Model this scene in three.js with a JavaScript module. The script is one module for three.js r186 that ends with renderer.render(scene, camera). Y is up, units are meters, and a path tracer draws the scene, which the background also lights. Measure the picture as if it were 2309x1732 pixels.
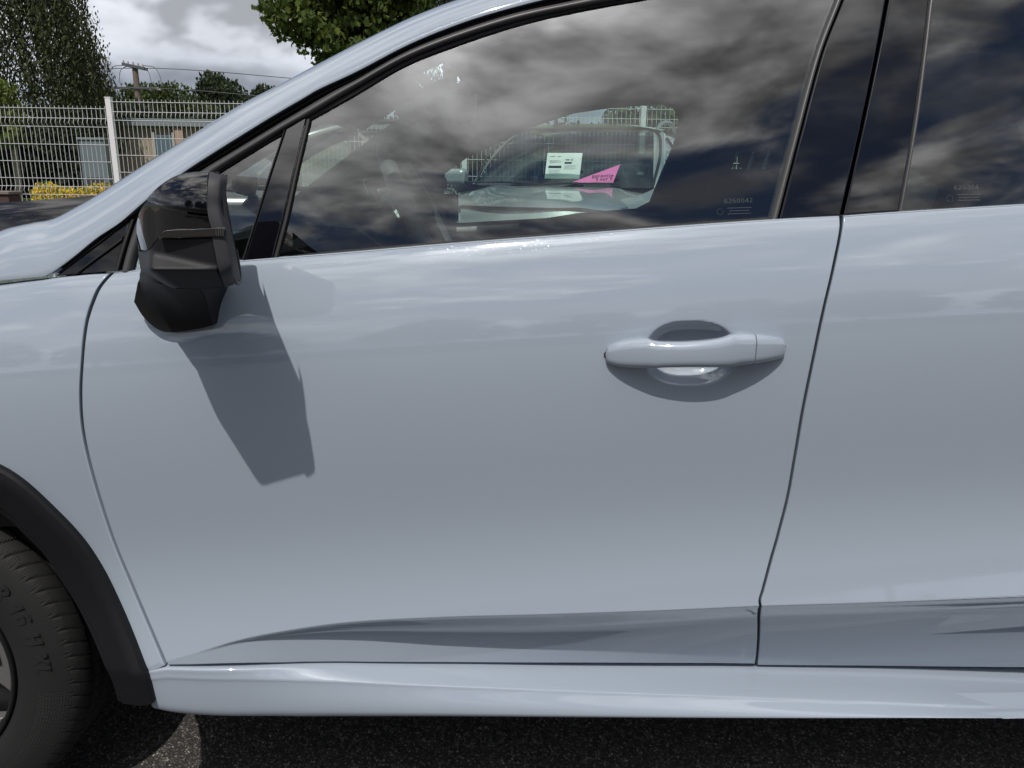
import * as THREE from 'three';
import { mergeGeometries, toCreasedNormals } from 'three/addons/utils/BufferGeometryUtils.js';
import { RoundedBoxGeometry } from 'three/addons/geometries/RoundedBoxGeometry.js';
import { ImprovedNoise } from 'three/addons/math/ImprovedNoise.js';
import { FontLoader } from 'three/addons/loaders/FontLoader.js';
import { TextGeometry } from 'three/addons/geometries/TextGeometry.js';

// ================= camera, sky, sun, exposure =====================================================================
const RAD = Math.PI / 180;
const scene = new THREE.Scene();
const camera = new THREE.PerspectiveCamera(53.08, 4 / 3, 0.05, 600);
camera.position.set(0, 1.11, 1.08);                          // held at chest height a good metre from the car
camera.rotation.set(-15.1 * RAD, -1.0 * RAD, 0.8 * RAD, 'YXZ');
scene.add(camera);
const SUN = new THREE.Vector3(-0.08, 0.85, 0.52).normalize();
const sun = new THREE.DirectionalLight(0xfff8ee, 3.1);
sun.name = 'sun'; sun.position.copy(SUN).multiplyScalar(30); sun.castShadow = true;
sun.shadow.mapSize.set(4096, 4096); Object.assign(sun.shadow.camera, { left: -10, right: 10, top: 10, bottom: -10, near: 1, far: 60 });
scene.add(sun, sun.target);
const SKY_STRENGTH = 1.0;
const renderer = new THREE.WebGLRenderer({ antialias: true });
renderer.toneMapping = THREE.LinearToneMapping;
renderer.toneMappingExposure = 1.0;
renderer.shadowMap.enabled = true;

let seed = 7;
const rnd = () => { seed = (seed + 0x6D2B79F5) | 0; let t = Math.imul(seed ^ (seed >>> 15), 1 | seed); t = (t + Math.imul(t ^ (t >>> 7), 61 | t)) ^ t; return ((t ^ (t >>> 14)) >>> 0) / 4294967296; };
const between = (a, b) => a + (b - a) * rnd();

// ---- the side of the car as a surface: depth z over (x along the car, y up) -------------------------------------
const clamp = (v, a, b) => Math.min(b, Math.max(a, v)), lerp = (a, b, t) => a + (b - a) * t;
const sstep = (a, b, v) => { const t = clamp((v - a) / (b - a), 0, 1); return t * t * (3 - 2 * t); };
function along(table, x) {                                   // smooth lookup in [[x, y], ...], straight on beyond both ends
  const n = table.length; let i = 0;
  while (i < n - 2 && x > table[i + 1][0]) i++;
  const slope = (k) => k <= 0 ? (table[1][1] - table[0][1]) / (table[1][0] - table[0][0]) : k >= n - 1 ? (table[n - 1][1] - table[n - 2][1]) / (table[n - 1][0] - table[n - 2][0]) : (table[k + 1][1] - table[k - 1][1]) / (table[k + 1][0] - table[k - 1][0]);
  if (x <= table[0][0]) return table[0][1] + (x - table[0][0]) * slope(0);
  if (x >= table[n - 1][0]) return table[n - 1][1] + (x - table[n - 1][0]) * slope(n - 1);
  const [x0, y0] = table[i], [x1, y1] = table[i + 1], h = x1 - x0, t = (x - x0) / h, t2 = t * t, t3 = t2 * t;
  return y0 * (2 * t3 - 3 * t2 + 1) + h * slope(i) * (t3 - 2 * t2 + t) + y1 * (3 * t2 - 2 * t3) + h * slope(i + 1) * (t3 - t2);
}
const TILT = [[-0.02, 44], [0, 42], [0.006, 33], [0.03, 23], [0.06, 20], [0.1, 12.5], [0.14, 6.5], [0.2, 1.2], [0.27, -2.2], [0.33, -3.6], [0.4, -2], [0.47, 5], [0.54, 13.5], [0.6, 17], [0.8, 17]];   // how far the side leans back, by depth below the waistline
const PROFILE = (() => { const out = []; let z = 0; for (let k = 0; k <= 860; k++) { out.push(z); z += Math.tan(along(TILT, k * 0.001) * Math.PI / 180) * 0.001; } const z0 = out[330]; return out.map((v) => v - z0); })();
const profile = (t) => { const k = clamp(t, 0, 0.859) * 1000, i = Math.floor(k); return lerp(PROFILE[i], PROFILE[i + 1], k - i) - Math.max(0, -t) * 0.84; };
const ZB = PROFILE[0];                                       // depth of the waistline
const BELT = [[-0.7266, 0.9494], [-0.6518, 0.9593], [-0.5613, 0.9681], [-0.5206, 0.9731], [-0.4354, 0.9824], [-0.3389, 0.9915], [-0.2104, 1.0033], [-0.0822, 1.0159], [0.1098, 1.0328], [0.2375, 1.0442], [0.3652, 1.0546], [0.4929, 1.0631], [0.5783, 1.0701], [0.7537, 1.083]], CREASE = [[-0.4772, 0.382], [-0.4112, 0.4019], [-0.3453, 0.4167], [-0.2361, 0.434], [-0.0824, 0.4455], [0.0691, 0.4521], [0.2436, 0.4604], [0.4062, 0.4692], [0.5522, 0.4749], [0.8257, 0.487]], DOORFOOT = [[-0.5131, 0.3589], [-0.4237, 0.3515], [-0.3403, 0.3394], [-0.2518, 0.3308], [-0.0881, 0.326], [0.1347, 0.3204], [0.4385, 0.3128], [0.6709, 0.3059], [0.9127, 0.3009]], GRIP = [0.2754, 0.8668, 0.065, 0.0467];
const HOLLOW = [[-0.47, 0.004], [-0.40, 0.009], [-0.339, 0.021], [-0.231, 0.046], [-0.081, 0.072], [0.068, 0.080], [0.238, 0.074], [0.395, 0.062], [0.8, 0.055]], LOWER = [[-0.5, -0.06], [-0.231, -0.04], [-0.081, 0.04], [0.068, 0.16], [0.238, 0.34], [0.395, 0.46], [0.8, 0.54]];   // height of the hollow, slope below it
const belt = (x) => along(BELT, x), crease = (x) => along(CREASE, x), doorfoot = (x) => along(DOORFOOT, x);
const plan = (x) => -0.010 * x * x - (x < -0.55 ? 0.10 * (x + 0.55) ** 2 : 0);     // the side bows a little along its length
function skin(x, y) {                                        // painted side below the waistline
  const yc = crease(x);
  let z;
  const soft = 0.002, d = yc - y;                            // the crease has a small radius; under it the side is hollow
  z = profile(belt(x) - (d > 0 ? yc : y));
  if (d > -soft) {
    const A = Math.tan(44 * Math.PI / 180) * sstep(-0.485, -0.37, x), B = Math.min(0.58, along(LOWER, x)), w = Math.max(0.004, along(HOLLOW, x));
    const r = d > soft ? d : (d + soft) * (d + soft) / (4 * soft), q = r / w, k = clamp((q - 0.5) * 2, 0, 1), I = q > 1 ? 0.25 + (q - 1) : 0.5 * (k * k * k - 0.5 * k * k * k * k);
    z -= A * (r - w * I) + B * sstep(-0.485, -0.37, x) * w * I;
    if (d > 0) z += (1 - sstep(-0.485, -0.30, x)) * Math.tan(0.10) * d;
  }
  z += plan(x);
  const gx = (x - GRIP[0]) / GRIP[2], gy = (y - GRIP[1]) / GRIP[3], r = Math.pow(Math.pow(Math.abs(gx), 2.5) + Math.pow(Math.abs(gy), 2.5), 0.4);
  if (r < 1.3) { const w = 1 - r * r * r, k = 0.05; z -= 0.028 * (w > 6 * k ? w : k * Math.log1p(Math.exp(w / k))); }
  return z;
}
function house(x, y) {                                       // plane of the side windows above the waistline
  const q = y - belt(x), p = Math.max(q, -0.05);
  return ZB - 0.004 - 0.31 * p - 0.14 * p * p - 0.012 * x * x;
}
// outer faces of the wing mirror's cap, of its lower shell (a few planes with softened edges) and of its foot
const MIR = [-0.4589, -0.3195, 1.1101, 1.0493], FOOT = [-0.5001, -0.3821, 0.8927, 0.973], SHELL = [[0.0278, 0.0852, 0.1975], [1.2274, -0.187, -1.0818], [-1.1721, -0.1616, 1.3171], [-1.2172, 1.1036, 1.8547], [1.3417, 1.7707, -0.4332]];
function mirrorCap(x, y) {
  const s = clamp((x - MIR[0]) / (MIR[1] - MIR[0]), -0.1, 1.2), t = clamp((MIR[2] - y) / (MIR[2] - MIR[3]), -0.1, 2);
  return 0.207 - 0.115 * Math.pow(Math.max(0, 1 - s), 2.3) - 0.024 * Math.pow(Math.max(0, 1 - t), 4.5) - 0.007 * sstep(0.66, 0.72, t + 0.35 * Math.pow(Math.max(0, 1 - s), 1.6)) * sstep(0.22, 0.45, s);
}
const softmin = (a, b, k) => { const h = Math.max(k - Math.abs(a - b), 0) / k; return Math.min(a, b) - h * h * k * 0.25; };
function mirrorShell(x, y) {
  const [F1, F2, F3, F4, F0] = SHELL.map(([a, b, c]) => a + b * x + c * y);
  return softmin(softmin(softmin(-softmin(-F1, -F2, 0.006), F3, 0.006), F4, 0.010), F0, 0.012);
}
const mirrorFoot = (x, y) => { const v = clamp((y - FOOT[2]) / (FOOT[3] - FOOT[2]), 0, 1), u = clamp(1 - (x - FOOT[0]) / (FOOT[1] - FOOT[0]) * 1.7, 0, 1); return lerp(0.006, 0.100, Math.pow(v, 1.7)) * (1 - 0.92 * Math.pow(u, 1.3)); };

// ---- sky: broken cloud with blue holes, computed per direction ----------------------------------------------------
const noise = new ImprovedNoise();
const fbm = (x, y, z, n = 5) => { let s = 0, a = 0.5, f = 1; for (let k = 0; k < n; k++) { s += a * noise.noise(x * f + 17.3 * k, y * f - 9.1 * k, z * f + 3.7 * k); a *= 0.52; f *= 2.03; } return s; };
function skyColor(x, y, z) {
  const el = Math.max(y, 0.0), az = Math.atan2(x, -z);
  const nearSun = Math.max(0, x * SUN.x + y * SUN.y + z * SUN.z);
  const blue = [lerp(0.16, 0.045, Math.pow(el, 0.6)), lerp(0.22, 0.085, Math.pow(el, 0.6)), lerp(0.33, 0.20, Math.pow(el, 0.6))];
  // torn cloud sheet overhead
  const h = 1 / (el + 0.14), px = x * h, pz = z * h;
  const wx = fbm(px * 0.9 + 3, pz * 0.9, 1.5, 3), wz = fbm(px * 0.9 - 8, pz * 0.9, 7.2, 3);
  const d = fbm(px * 1.5 + wx * 0.9 + 6.6, pz * 2.1 + wz * 0.9 + 12.4, 4.1, 8) + 0.45 * fbm(px * 0.42 + 1.0, pz * 0.42 - 3.0, 2.0, 2) + 0.10 * fbm(px * 8 + wx * 3, pz * 9 + wz * 3, 6.0, 5) + lerp(-0.12, 0.14, sstep(0.52, 0.78, el));
  const wisp = sstep(0.03, 0.34, fbm(px * 2.1 + wx * 1.4 + 9.3, pz * 3.2 + wz * 1.4 + 4.4, 12.7, 7));
  let a = Math.max(sstep(-0.12, 0.06, d), 0.6 * wisp);
  const ripple = fbm(px * 6.5 + wx * 1.5, pz * 7.5 + wz * 1.5, 9.4, 6);
  const lit = sstep(-0.25, 0.55, 0.75 * d + 0.75 * ripple);
  let c = lerp(0.26, 1.32, lit) * (0.62 + 0.62 * sstep(0.30, 0.95, nearSun)) + (0.35 + 1.2 * lit) * Math.pow(nearSun, 70) * 4;
  // heaped low cloud, bright tops and grey feet, and a slate bank on the horizon
  const low = 1 - sstep(0.17, 0.40, el);
  const q = fbm(az * 2.6 + 1.3, el * 7.0, 3.3, 6), heap = Math.abs(fbm(az * 6.5 + 2.0, el * 15, 8.8, 5));
  const base = 0.150 + 0.03 * noise.noise(az * 2.2, 4.4, 0.5), rise = el - base - 0.16 * heap - 0.05 * q;
  const tops = sstep(0.0, 0.045, -rise) * sstep(-0.085, -0.005, rise);         // lit edges of the heaps
  const over = lerp(0.42, 0.92, sstep(-0.16, 0.20, q + 0.5 * (heap - 0.15)));   // sheet behind them
  let cl = lerp(over, 1.12, 0.8 * tops);
  cl *= lerp(0.58, 1, sstep(0.06, 0.135, el + 0.05 * q));
  const slate = 1 - sstep(0.05, 0.14, el + 0.05 * q);
  c = lerp(c, cl, low); a = lerp(a, 1, low);
  const k = low * (0.065 + 0.09 * slate);
  return [lerp(blue[0], c * (1.0 - k), a), lerp(blue[1], c * (1.0 - 0.3 * k), a), lerp(blue[2], c * (1.0 + 1.1 * k), a)];
}
{
  const w = 2560, h = 1280, data = new Float32Array(w * h * 4);
  for (let j = 0; j < h; j++) for (let i = 0; i < w; i++) {
    const el = ((j + 0.5) / h - 0.5) * Math.PI, az = ((i + 0.5) / w - 0.5) * 2 * Math.PI, k = 4 * (j * w + i);
    const c = el < -0.02 ? [0.20, 0.20, 0.21] : skyColor(Math.cos(el) * Math.cos(az), Math.sin(el), Math.cos(el) * Math.sin(az));
    data.set([c[0] * SKY_STRENGTH, c[1] * SKY_STRENGTH, c[2] * SKY_STRENGTH, 1], k);
  }
  const t = new THREE.DataTexture(data, w, h, THREE.RGBAFormat, THREE.FloatType);
  t.mapping = THREE.EquirectangularReflectionMapping; t.magFilter = THREE.LinearFilter; t.minFilter = THREE.LinearFilter; t.needsUpdate = true;
  scene.background = t; scene.environment = t;
}

// ================= helpers ========================================================================================
const used = new Map();
function mesh(name, geo, mat, parent = scene) {
  const o = new THREE.Mesh(geo, mat); o.castShadow = o.receiveShadow = true;
  if (parent === scene) name = numbered(name);
  o.name = name; parent.add(o); return o;
}
function numbered(name) { const n = used.get(name) ?? 0; used.set(name, n + 1); return n ? name + '_' + String(n).padStart(3, '0') : name; }
function thing(name, label, category, pos = [0, 0, 0], turn = 0, group) {
  const o = new THREE.Group(); o.name = numbered(name); o.position.set(...pos); o.rotation.y = turn; o.userData = { label, category }; if (group) o.userData.group = group; scene.add(o); return o;
}
function tag(o, label, category, group, kind) { Object.assign(o.userData, { label, category }); if (group) o.userData.group = group; if (kind) o.userData.kind = kind; return o; }
function structure(o, label, category) { o.userData = { label, category, kind: 'structure' }; return o; }
const groupIn = (name, parent) => { const g = new THREE.Group(); g.name = name; parent.add(g); return g; };

function curve(pts, n, warp) {                               // n + 1 points, smooth through pts (2D or 3D), even in chord length or as warp says
  const dim = pts[0].length, L = [0];
  for (let i = 1; i < pts.length; i++) L.push(L[i - 1] + Math.hypot(...pts[i].map((v, k) => v - pts[i - 1][k])));
  const tables = Array.from({ length: dim }, (_, k) => pts.map((p, i) => [L[i], p[k]])), out = [];
  for (let i = 0; i <= n; i++) { const l = (warp ? warp[i] : i / n) * L[L.length - 1]; out.push(tables.map((t) => along(t, l))); }
  return out;
}
function sheet(rows, closed = false) {                       // surface through rows of points, smooth normals
  const n = rows[0].length, pos = [], uv = [], idx = [];
  rows.forEach((r, j) => r.forEach((p, i) => { pos.push(...p); uv.push(i / (n - 1), j / (rows.length - 1)); }));
  for (let j = 0; j < rows.length - 1; j++) for (let i = 0; i < n - 1; i++) { const a = j * n + i, b = a + 1, c = a + n, d = c + 1; idx.push(a, b, d, a, d, c); }
  const g = new THREE.BufferGeometry();
  g.setAttribute('position', new THREE.Float32BufferAttribute(pos, 3)); g.setAttribute('uv', new THREE.Float32BufferAttribute(uv, 2)); g.setIndex(idx); g.computeVertexNormals();
  if (closed) { const N = g.attributes.normal; for (let j = 0; j < rows.length; j++) { const a = j * n, b = a + n - 1, v = new THREE.Vector3(N.getX(a) + N.getX(b), N.getY(a) + N.getY(b), N.getZ(a) + N.getZ(b)).normalize(); N.setXYZ(a, v.x, v.y, v.z); N.setXYZ(b, v.x, v.y, v.z); } }
  return g;
}
const flatGeo = (g) => { const q = g.index ? g.toNonIndexed() : g; q.computeVertexNormals(); return q; };
function merged(list) { return mergeGeometries(list.map((g) => { const q = g.index ? g.toNonIndexed() : g.clone(); for (const k of Object.keys(q.attributes)) if (!['position', 'normal', 'uv'].includes(k)) q.deleteAttribute(k); if (!q.attributes.uv) q.setAttribute('uv', new THREE.Float32BufferAttribute(new Float32Array(q.attributes.position.count * 2), 2)); return q; })); }
const place = (g, x, y, z, rx = 0, ry = 0, rz = 0) => g.applyMatrix4(new THREE.Matrix4().compose(new THREE.Vector3(x, y, z), new THREE.Quaternion().setFromEuler(new THREE.Euler(rx, ry, rz)), new THREE.Vector3(1, 1, 1)));
const box = (w, h, d, x = 0, y = 0, z = 0, r = 0.004) => new RoundedBoxGeometry(w, h, d, 2, Math.min(r, w / 2.01, h / 2.01, d / 2.01)).translate(x, y, z);
const tube = (pts, r, seg = 24, rad = 8) => new THREE.TubeGeometry(new THREE.CatmullRomCurve3(pts.map((p) => new THREE.Vector3(...p))), seg, r, rad);
const rod = (a, b, r, n = 6) => { const A = new THREE.Vector3(...a), B = new THREE.Vector3(...b), d = B.clone().sub(A), g = new THREE.CylinderGeometry(r, r, d.length(), n); g.applyQuaternion(new THREE.Quaternion().setFromUnitVectors(new THREE.Vector3(0, 1, 0), d.clone().normalize())); return g.translate(...A.add(B).multiplyScalar(0.5)); };

// A pressed panel between four edges (each a list of [x, y]), laid on depth(x, y), with a rolled rim and a flange behind.
function panel({ bottom, top, left, right }, depth, nu, nv, { rim = 0.0022, flange = 0.018, uw, vw, off = 0, uvScale = 1 } = {}) {
  const B = curve(bottom, nu, uw), T = curve(top, nu, uw), L = curve(left, nv, vw), R = curve(right, nv, vw);
  const S = (i) => uw ? uw[i] : i / nu, V = (j) => vw ? vw[j] : j / nv;
  const at = (i, j) => { const s = S(i), t = V(j); return [0, 1].map((k) => (1 - t) * B[i][k] + t * T[i][k] + (1 - s) * L[j][k] + s * R[j][k] - (1 - s) * (1 - t) * B[0][k] - s * (1 - t) * B[nu][k] - (1 - s) * t * T[0][k] - s * t * T[nu][k]); };
  const core = []; for (let j = 0; j <= nv; j++) { core.push([]); for (let i = 0; i <= nu; i++) core[j].push(at(i, j)); }
  const unit = (a) => { const l = Math.hypot(...a) || 1; return [a[0] / l, a[1] / l]; };
  const rings = rim > 0 ? [[rim * 1.0, flange, 90], [rim, rim, 90], [rim * 0.92, rim * 0.62, 67], [rim * 0.71, rim * 0.29, 45], [rim * 0.38, rim * 0.076, 22]] : [];
  const K = rings.length, pos = [], nor = [], uv = [], idx = [], W = nu + 1 + 2 * K, H = nv + 1 + 2 * K, e = 0.0006;
  for (let J = 0; J < H; J++) for (let I = 0; I < W; I++) {
    const i = clamp(I - K, 0, nu), j = clamp(J - K, 0, nv), p = core[j][i];
    let out = [0, 0], drop = 0, ang = 0, k = 0;
    const gi = I < K ? I : I >= W - K ? W - 1 - I : K, gj = J < K ? J : J >= H - K ? H - 1 - J : K, m = Math.min(gi, gj);
    const ins = rim;                                         // the rim lies inside the outline
    let q = [...p];
    const dirU = unit([core[j][Math.min(i + 1, nu)][0] - core[j][Math.max(i - 1, 0)][0], core[j][Math.min(i + 1, nu)][1] - core[j][Math.max(i - 1, 0)][1]]);
    const dirV = unit([core[Math.min(j + 1, nv)][i][0] - core[Math.max(j - 1, 0)][i][0], core[Math.min(j + 1, nv)][i][1] - core[Math.max(j - 1, 0)][i][1]]);
    if (K) {
      const su = i === 0 ? -1 : i === nu ? 1 : 0, sv = j === 0 ? -1 : j === nv ? 1 : 0;
      // edges pulled in by the rim, then let out again ring by ring
      if (su) { const g = gi < K ? rings[gi] : null; const o = -ins + (g ? g[0] : 0); q[0] += su * dirU[0] * o; q[1] += su * dirU[1] * o; }
      if (sv) { const g = gj < K ? rings[gj] : null; const o = -ins + (g ? g[0] : 0); q[0] += sv * dirV[0] * o; q[1] += sv * dirV[1] * o; }
      if (m < K) { drop = rings[m][1]; ang = rings[m][2] * RAD; out = unit([(gi < K && gi <= gj ? su * dirU[0] : 0) + (gj < K && gj <= gi ? sv * dirV[0] : 0), (gi < K && gi <= gj ? su * dirU[1] : 0) + (gj < K && gj <= gi ? sv * dirV[1] : 0)]); }
    }
    const z = depth(q[0], q[1]) + off, dx = (depth(q[0] + e, q[1]) - depth(q[0] - e, q[1])) / (2 * e), dy = (depth(q[0], q[1] + e) - depth(q[0], q[1] - e)) / (2 * e), l = Math.hypot(dx, dy, 1);
    const n = [-dx / l, -dy / l, 1 / l], N = new THREE.Vector3(n[0] * Math.cos(ang) + out[0] * Math.sin(ang), n[1] * Math.cos(ang) + out[1] * Math.sin(ang), n[2] * Math.cos(ang)).normalize();
    pos.push(q[0], q[1], z - drop); nor.push(N.x, N.y, N.z); uv.push(q[0] * uvScale, (q[1] + 0.4 * z) * uvScale);
  }
  for (let J = 0; J < H - 1; J++) for (let I = 0; I < W - 1; I++) { const a = J * W + I, b = a + 1, c = a + W, d = c + 1; idx.push(a, b, d, a, d, c); }
  const g = new THREE.BufferGeometry();
  g.setAttribute('position', new THREE.Float32BufferAttribute(pos, 3)); g.setAttribute('normal', new THREE.Float32BufferAttribute(nor, 3)); g.setAttribute('uv', new THREE.Float32BufferAttribute(uv, 2)); g.setIndex(idx);
  return g;
}
// A moulding along two edge curves, with a rounded section and sides that go back.
function strip(A, B, n, depth, bulge, { m = 8, back = 0.012, off = 0 } = {}) {
  const a = curve(A, n), b = curve(B, n), rows = [];
  for (let k = -1; k <= m + 1; k++) { const t = clamp(k / m, 0, 1), up = k < 0 || k > m ? -back : bulge * Math.pow(Math.sin(Math.PI * clamp(t, 0.0, 1)), 0.55);
    rows.push(a.map((p, i) => { const x = lerp(p[0], b[i][0], t), y = lerp(p[1], b[i][1], t); return [x, y, depth(x, y) + off + up]; })); }
  return sheet(rows);
}
// weights that crowd grid lines round a place
function crowd(n, spots) { const w = [0]; for (let i = 0; i < n; i++) { const t = (i + 0.5) / n; let v = 1; for (const [c, r, k] of spots) v += k * Math.exp(-(((t - c) / r) ** 4)); w.push(w[i] + 1 / v); } 
  // invert so that dense spots get more lines
  const cum = [0], N = 2000; for (let i = 0; i < N; i++) { const t = (i + 0.5) / N; let v = 1; for (const [c, r, k] of spots) v += k * Math.exp(-(((t - c) / r) ** 4)); cum.push(cum[i] + v); }
  const out = []; let j = 0; for (let i = 0; i <= n; i++) { const goal = (i / n) * cum[N]; while (j < N - 1 && cum[j + 1] < goal) j++; out.push(clamp((j + (goal - cum[j]) / (cum[j + 1] - cum[j])) / N, 0, 1)); } return out; }

// ---- textures ----------------------------------------------------------------------------------------------------
function dataTex(w, h, fn, { srgb = false, repeat } = {}) {
  const d = new Uint8Array(w * h * 4);
  for (let j = 0; j < h; j++) for (let i = 0; i < w; i++) { const c = fn(i / w, j / h, i, j), k = 4 * (j * w + i); for (let q = 0; q < 3; q++) d[k + q] = clamp(Math.round((Array.isArray(c) ? c[q] : c) * 255), 0, 255); d[k + 3] = 255; }
  const t = new THREE.DataTexture(d, w, h, THREE.RGBAFormat); t.wrapS = t.wrapT = THREE.RepeatWrapping; t.magFilter = THREE.LinearFilter; t.minFilter = THREE.LinearMipmapLinearFilter; t.generateMipmaps = true;
  if (srgb) t.colorSpace = THREE.SRGBColorSpace; if (repeat) t.repeat.set(...repeat); t.needsUpdate = true; return t;
}
const lin = (r, g, b) => new THREE.Color().setRGB(r, g, b);
const std = (c, roughness, metalness = 0, more = {}) => new THREE.MeshStandardMaterial({ color: lin(...c), roughness, metalness, ...more });
const phys = (c, o) => new THREE.MeshPhysicalMaterial({ color: lin(...c), ...o });

// paint: metal flakes under clear lacquer
const isFlake = new Uint8Array(1024 * 1024).map(() => rnd() < 0.006 ? 1 : 0);
const flakeMix = dataTex(1024, 1024, (u, v, i, j) => isFlake[j * 1024 + i] ? [1, 0.45, 0.4] : [1, 0.045, 0], { repeat: [3.6, 3.6] });
const flakes = dataTex(1024, 1024, (u, v, i, j) => isFlake[j * 1024 + i] ? [0.5 + (rnd() - 0.5) * 0.5, 0.5 + (rnd() - 0.5) * 0.5, 0.95] : [0.5, 0.5, 1], { repeat: [3.6, 3.6] });
const paint = phys([0.315, 0.368, 0.440], { metalness: 1, roughness: 1, metalnessMap: flakeMix, roughnessMap: flakeMix, clearcoat: 1, clearcoatRoughness: 0.006, normalMap: flakes, normalScale: new THREE.Vector2(0.4, 0.4) });
const plainPaint = phys([0.315, 0.368, 0.440], { metalness: 0, roughness: 0.05, clearcoat: 1, clearcoatRoughness: 0.01 });
const grain = dataTex(256, 256, (u, v) => 0.5 + 0.5 * clamp(fbm(u * 60, v * 60, 1, 2) * 1.6, -1, 1));
const grainy = (c, rough, rep = 14, scale = 0.00018) => { const t = grain.clone(); t.repeat.set(rep, rep); t.needsUpdate = true; return phys(c, { roughness: rough, specularIntensity: 0.5, bumpMap: t, bumpScale: scale }); };
const blackPlastic = grainy([0.011, 0.0115, 0.013], 0.55);
const cladPlastic = grainy([0.0065, 0.007, 0.009], 0.6, 30);
const greyTrim = phys([0.060, 0.060, 0.064], { roughness: 0.42, specularIntensity: 0.8 });
const rubber = std([0.006, 0.006, 0.007], 0.6);
const voidBlack = std([0.004, 0.004, 0.0045], 0.9);
const gloss = phys([0.0035, 0.0035, 0.005], { roughness: 0.02, clearcoat: 1, clearcoatRoughness: 0.01, ior: 1.5 });
const pane = (c, ior) => phys(c, { transmission: 1, roughness: 0.0, thickness: 0, ior, metalness: 0 });
const sideGlass = pane([0.76, 0.89, 0.85], 2.2), screenGlass = pane([0.78, 0.88, 0.85], 1.7), otherGlass = pane([0.62, 0.72, 0.70], 1.6);
const mirrorGlass = std([0.75, 0.78, 0.80], 0.0, 1);
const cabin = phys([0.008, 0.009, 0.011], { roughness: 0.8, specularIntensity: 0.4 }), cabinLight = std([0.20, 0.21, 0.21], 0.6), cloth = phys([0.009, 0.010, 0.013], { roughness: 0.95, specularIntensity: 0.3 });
const silver = std([0.55, 0.56, 0.57], 0.35, 0.85);

// ================= ground, terrace, walls =========================================================================
{
  // bitumen with pale and dark stones bedded in it
  const N = 900, cell = 1 / 150, pts = new Map();
  const key = (a, b) => ((a + 150) % 150) * 1000 + ((b + 150) % 150);
  for (let a = 0; a < 150; a++) for (let b = 0; b < 150; b++) pts.set(key(a, b), [rnd(), rnd(), rnd(), rnd()]);
  const info = (u, v) => { const a = Math.floor(u / cell), b = Math.floor(v / cell); let d1 = 9, d2 = 9, w = null; for (let i = -1; i <= 1; i++) for (let j = -1; j <= 1; j++) { const q = pts.get(key(a + i, b + j)); const dx = (a + i + q[0]) * cell - u, dy = (b + j + q[1]) * cell - v, d = Math.hypot(dx * (0.8 + 0.5 * q[2]), dy * (1.3 - 0.5 * q[2])) / cell; if (d < d1) { d2 = d1; d1 = d; w = q; } else if (d < d2) d2 = d; } return [d1, d2, w]; };
  const bump = new Float32Array(N * N), col = [];
  for (let j = 0; j < N; j++) for (let i = 0; i < N; i++) {
    const [d1, d2, w] = info(i / N, j / N), edge = sstep(0.02, 0.32, d2 - d1), stone = edge * sstep(0.95, 0.45, d1) * (w[3] > 0.25 ? 1 : 0.25);
    bump[j * N + i] = stone * (0.5 + 0.5 * w[2]);
    const t = w[3] < 0.45 ? 0.045 : lerp(0.06, 0.22, w[2] * w[2]) * (w[3] > 0.93 ? 1.8 : 1), base = lerp(0.018, t, stone);
    col.push([base * 1.06, base, base * 0.93]);
  }
  const gam = (v) => Math.pow(clamp(v, 0, 1), 1 / 2.2);
  const map = dataTex(N, N, (u, v, i, j) => col[j * N + i].map(gam), { srgb: true }), bm = dataTex(N, N, (u, v, i, j) => bump[j * N + i]);
  map.repeat.set(1 / 0.9, 1 / 0.9); bm.repeat.set(1 / 0.9, 1 / 0.9);
  const asphalt = std([1, 1, 1], 0.88, 0, { map, bumpMap: bm, bumpScale: 0.0035 });
  const g = new THREE.PlaneGeometry(300, 220, 60, 44).rotateX(-Math.PI / 2).translate(0, 0, 102);
  const p = g.attributes.position, uv = g.attributes.uv; for (let k = 0; k < p.count; k++) uv.setXY(k, p.getX(k), p.getZ(k));
  structure(mesh('ground', g, asphalt), 'grey asphalt of the car park with pale stones in it', 'asphalt');
  const lawnTex = dataTex(512, 512, (u, v) => { const n = 0.5 + 0.9 * fbm(u * 8, v * 8, 2, 5), m = rnd() * 0.35; return [0.20 + 0.16 * n + m * 0.3, 0.27 + 0.16 * n + m * 0.3, 0.09 + 0.05 * n + m * 0.1]; }, { srgb: true });
  lawnTex.repeat.set(60, 60);
  structure(mesh('lawn', place(new THREE.BoxGeometry(300, 0.62, 140), 0, 0.31, -78.13), std([0.8, 0.8, 0.8], 1, 0, { map: lawnTex })), 'grass on the raised ground behind the white fence', 'lawn');
  structure(mesh('retaining_wall', place(new THREE.BoxGeometry(120, 0.66, 0.14), 0, 0.33, -8.055), std([0.25, 0.23, 0.21], 0.9)), 'low concrete wall that carries the white fence', 'wall');
}

// ================= the parked car =================================================================================
const car = thing('parked_car', 'pale grey blue car seen close from its driver side, black mirror and black pillars', 'car');

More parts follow.
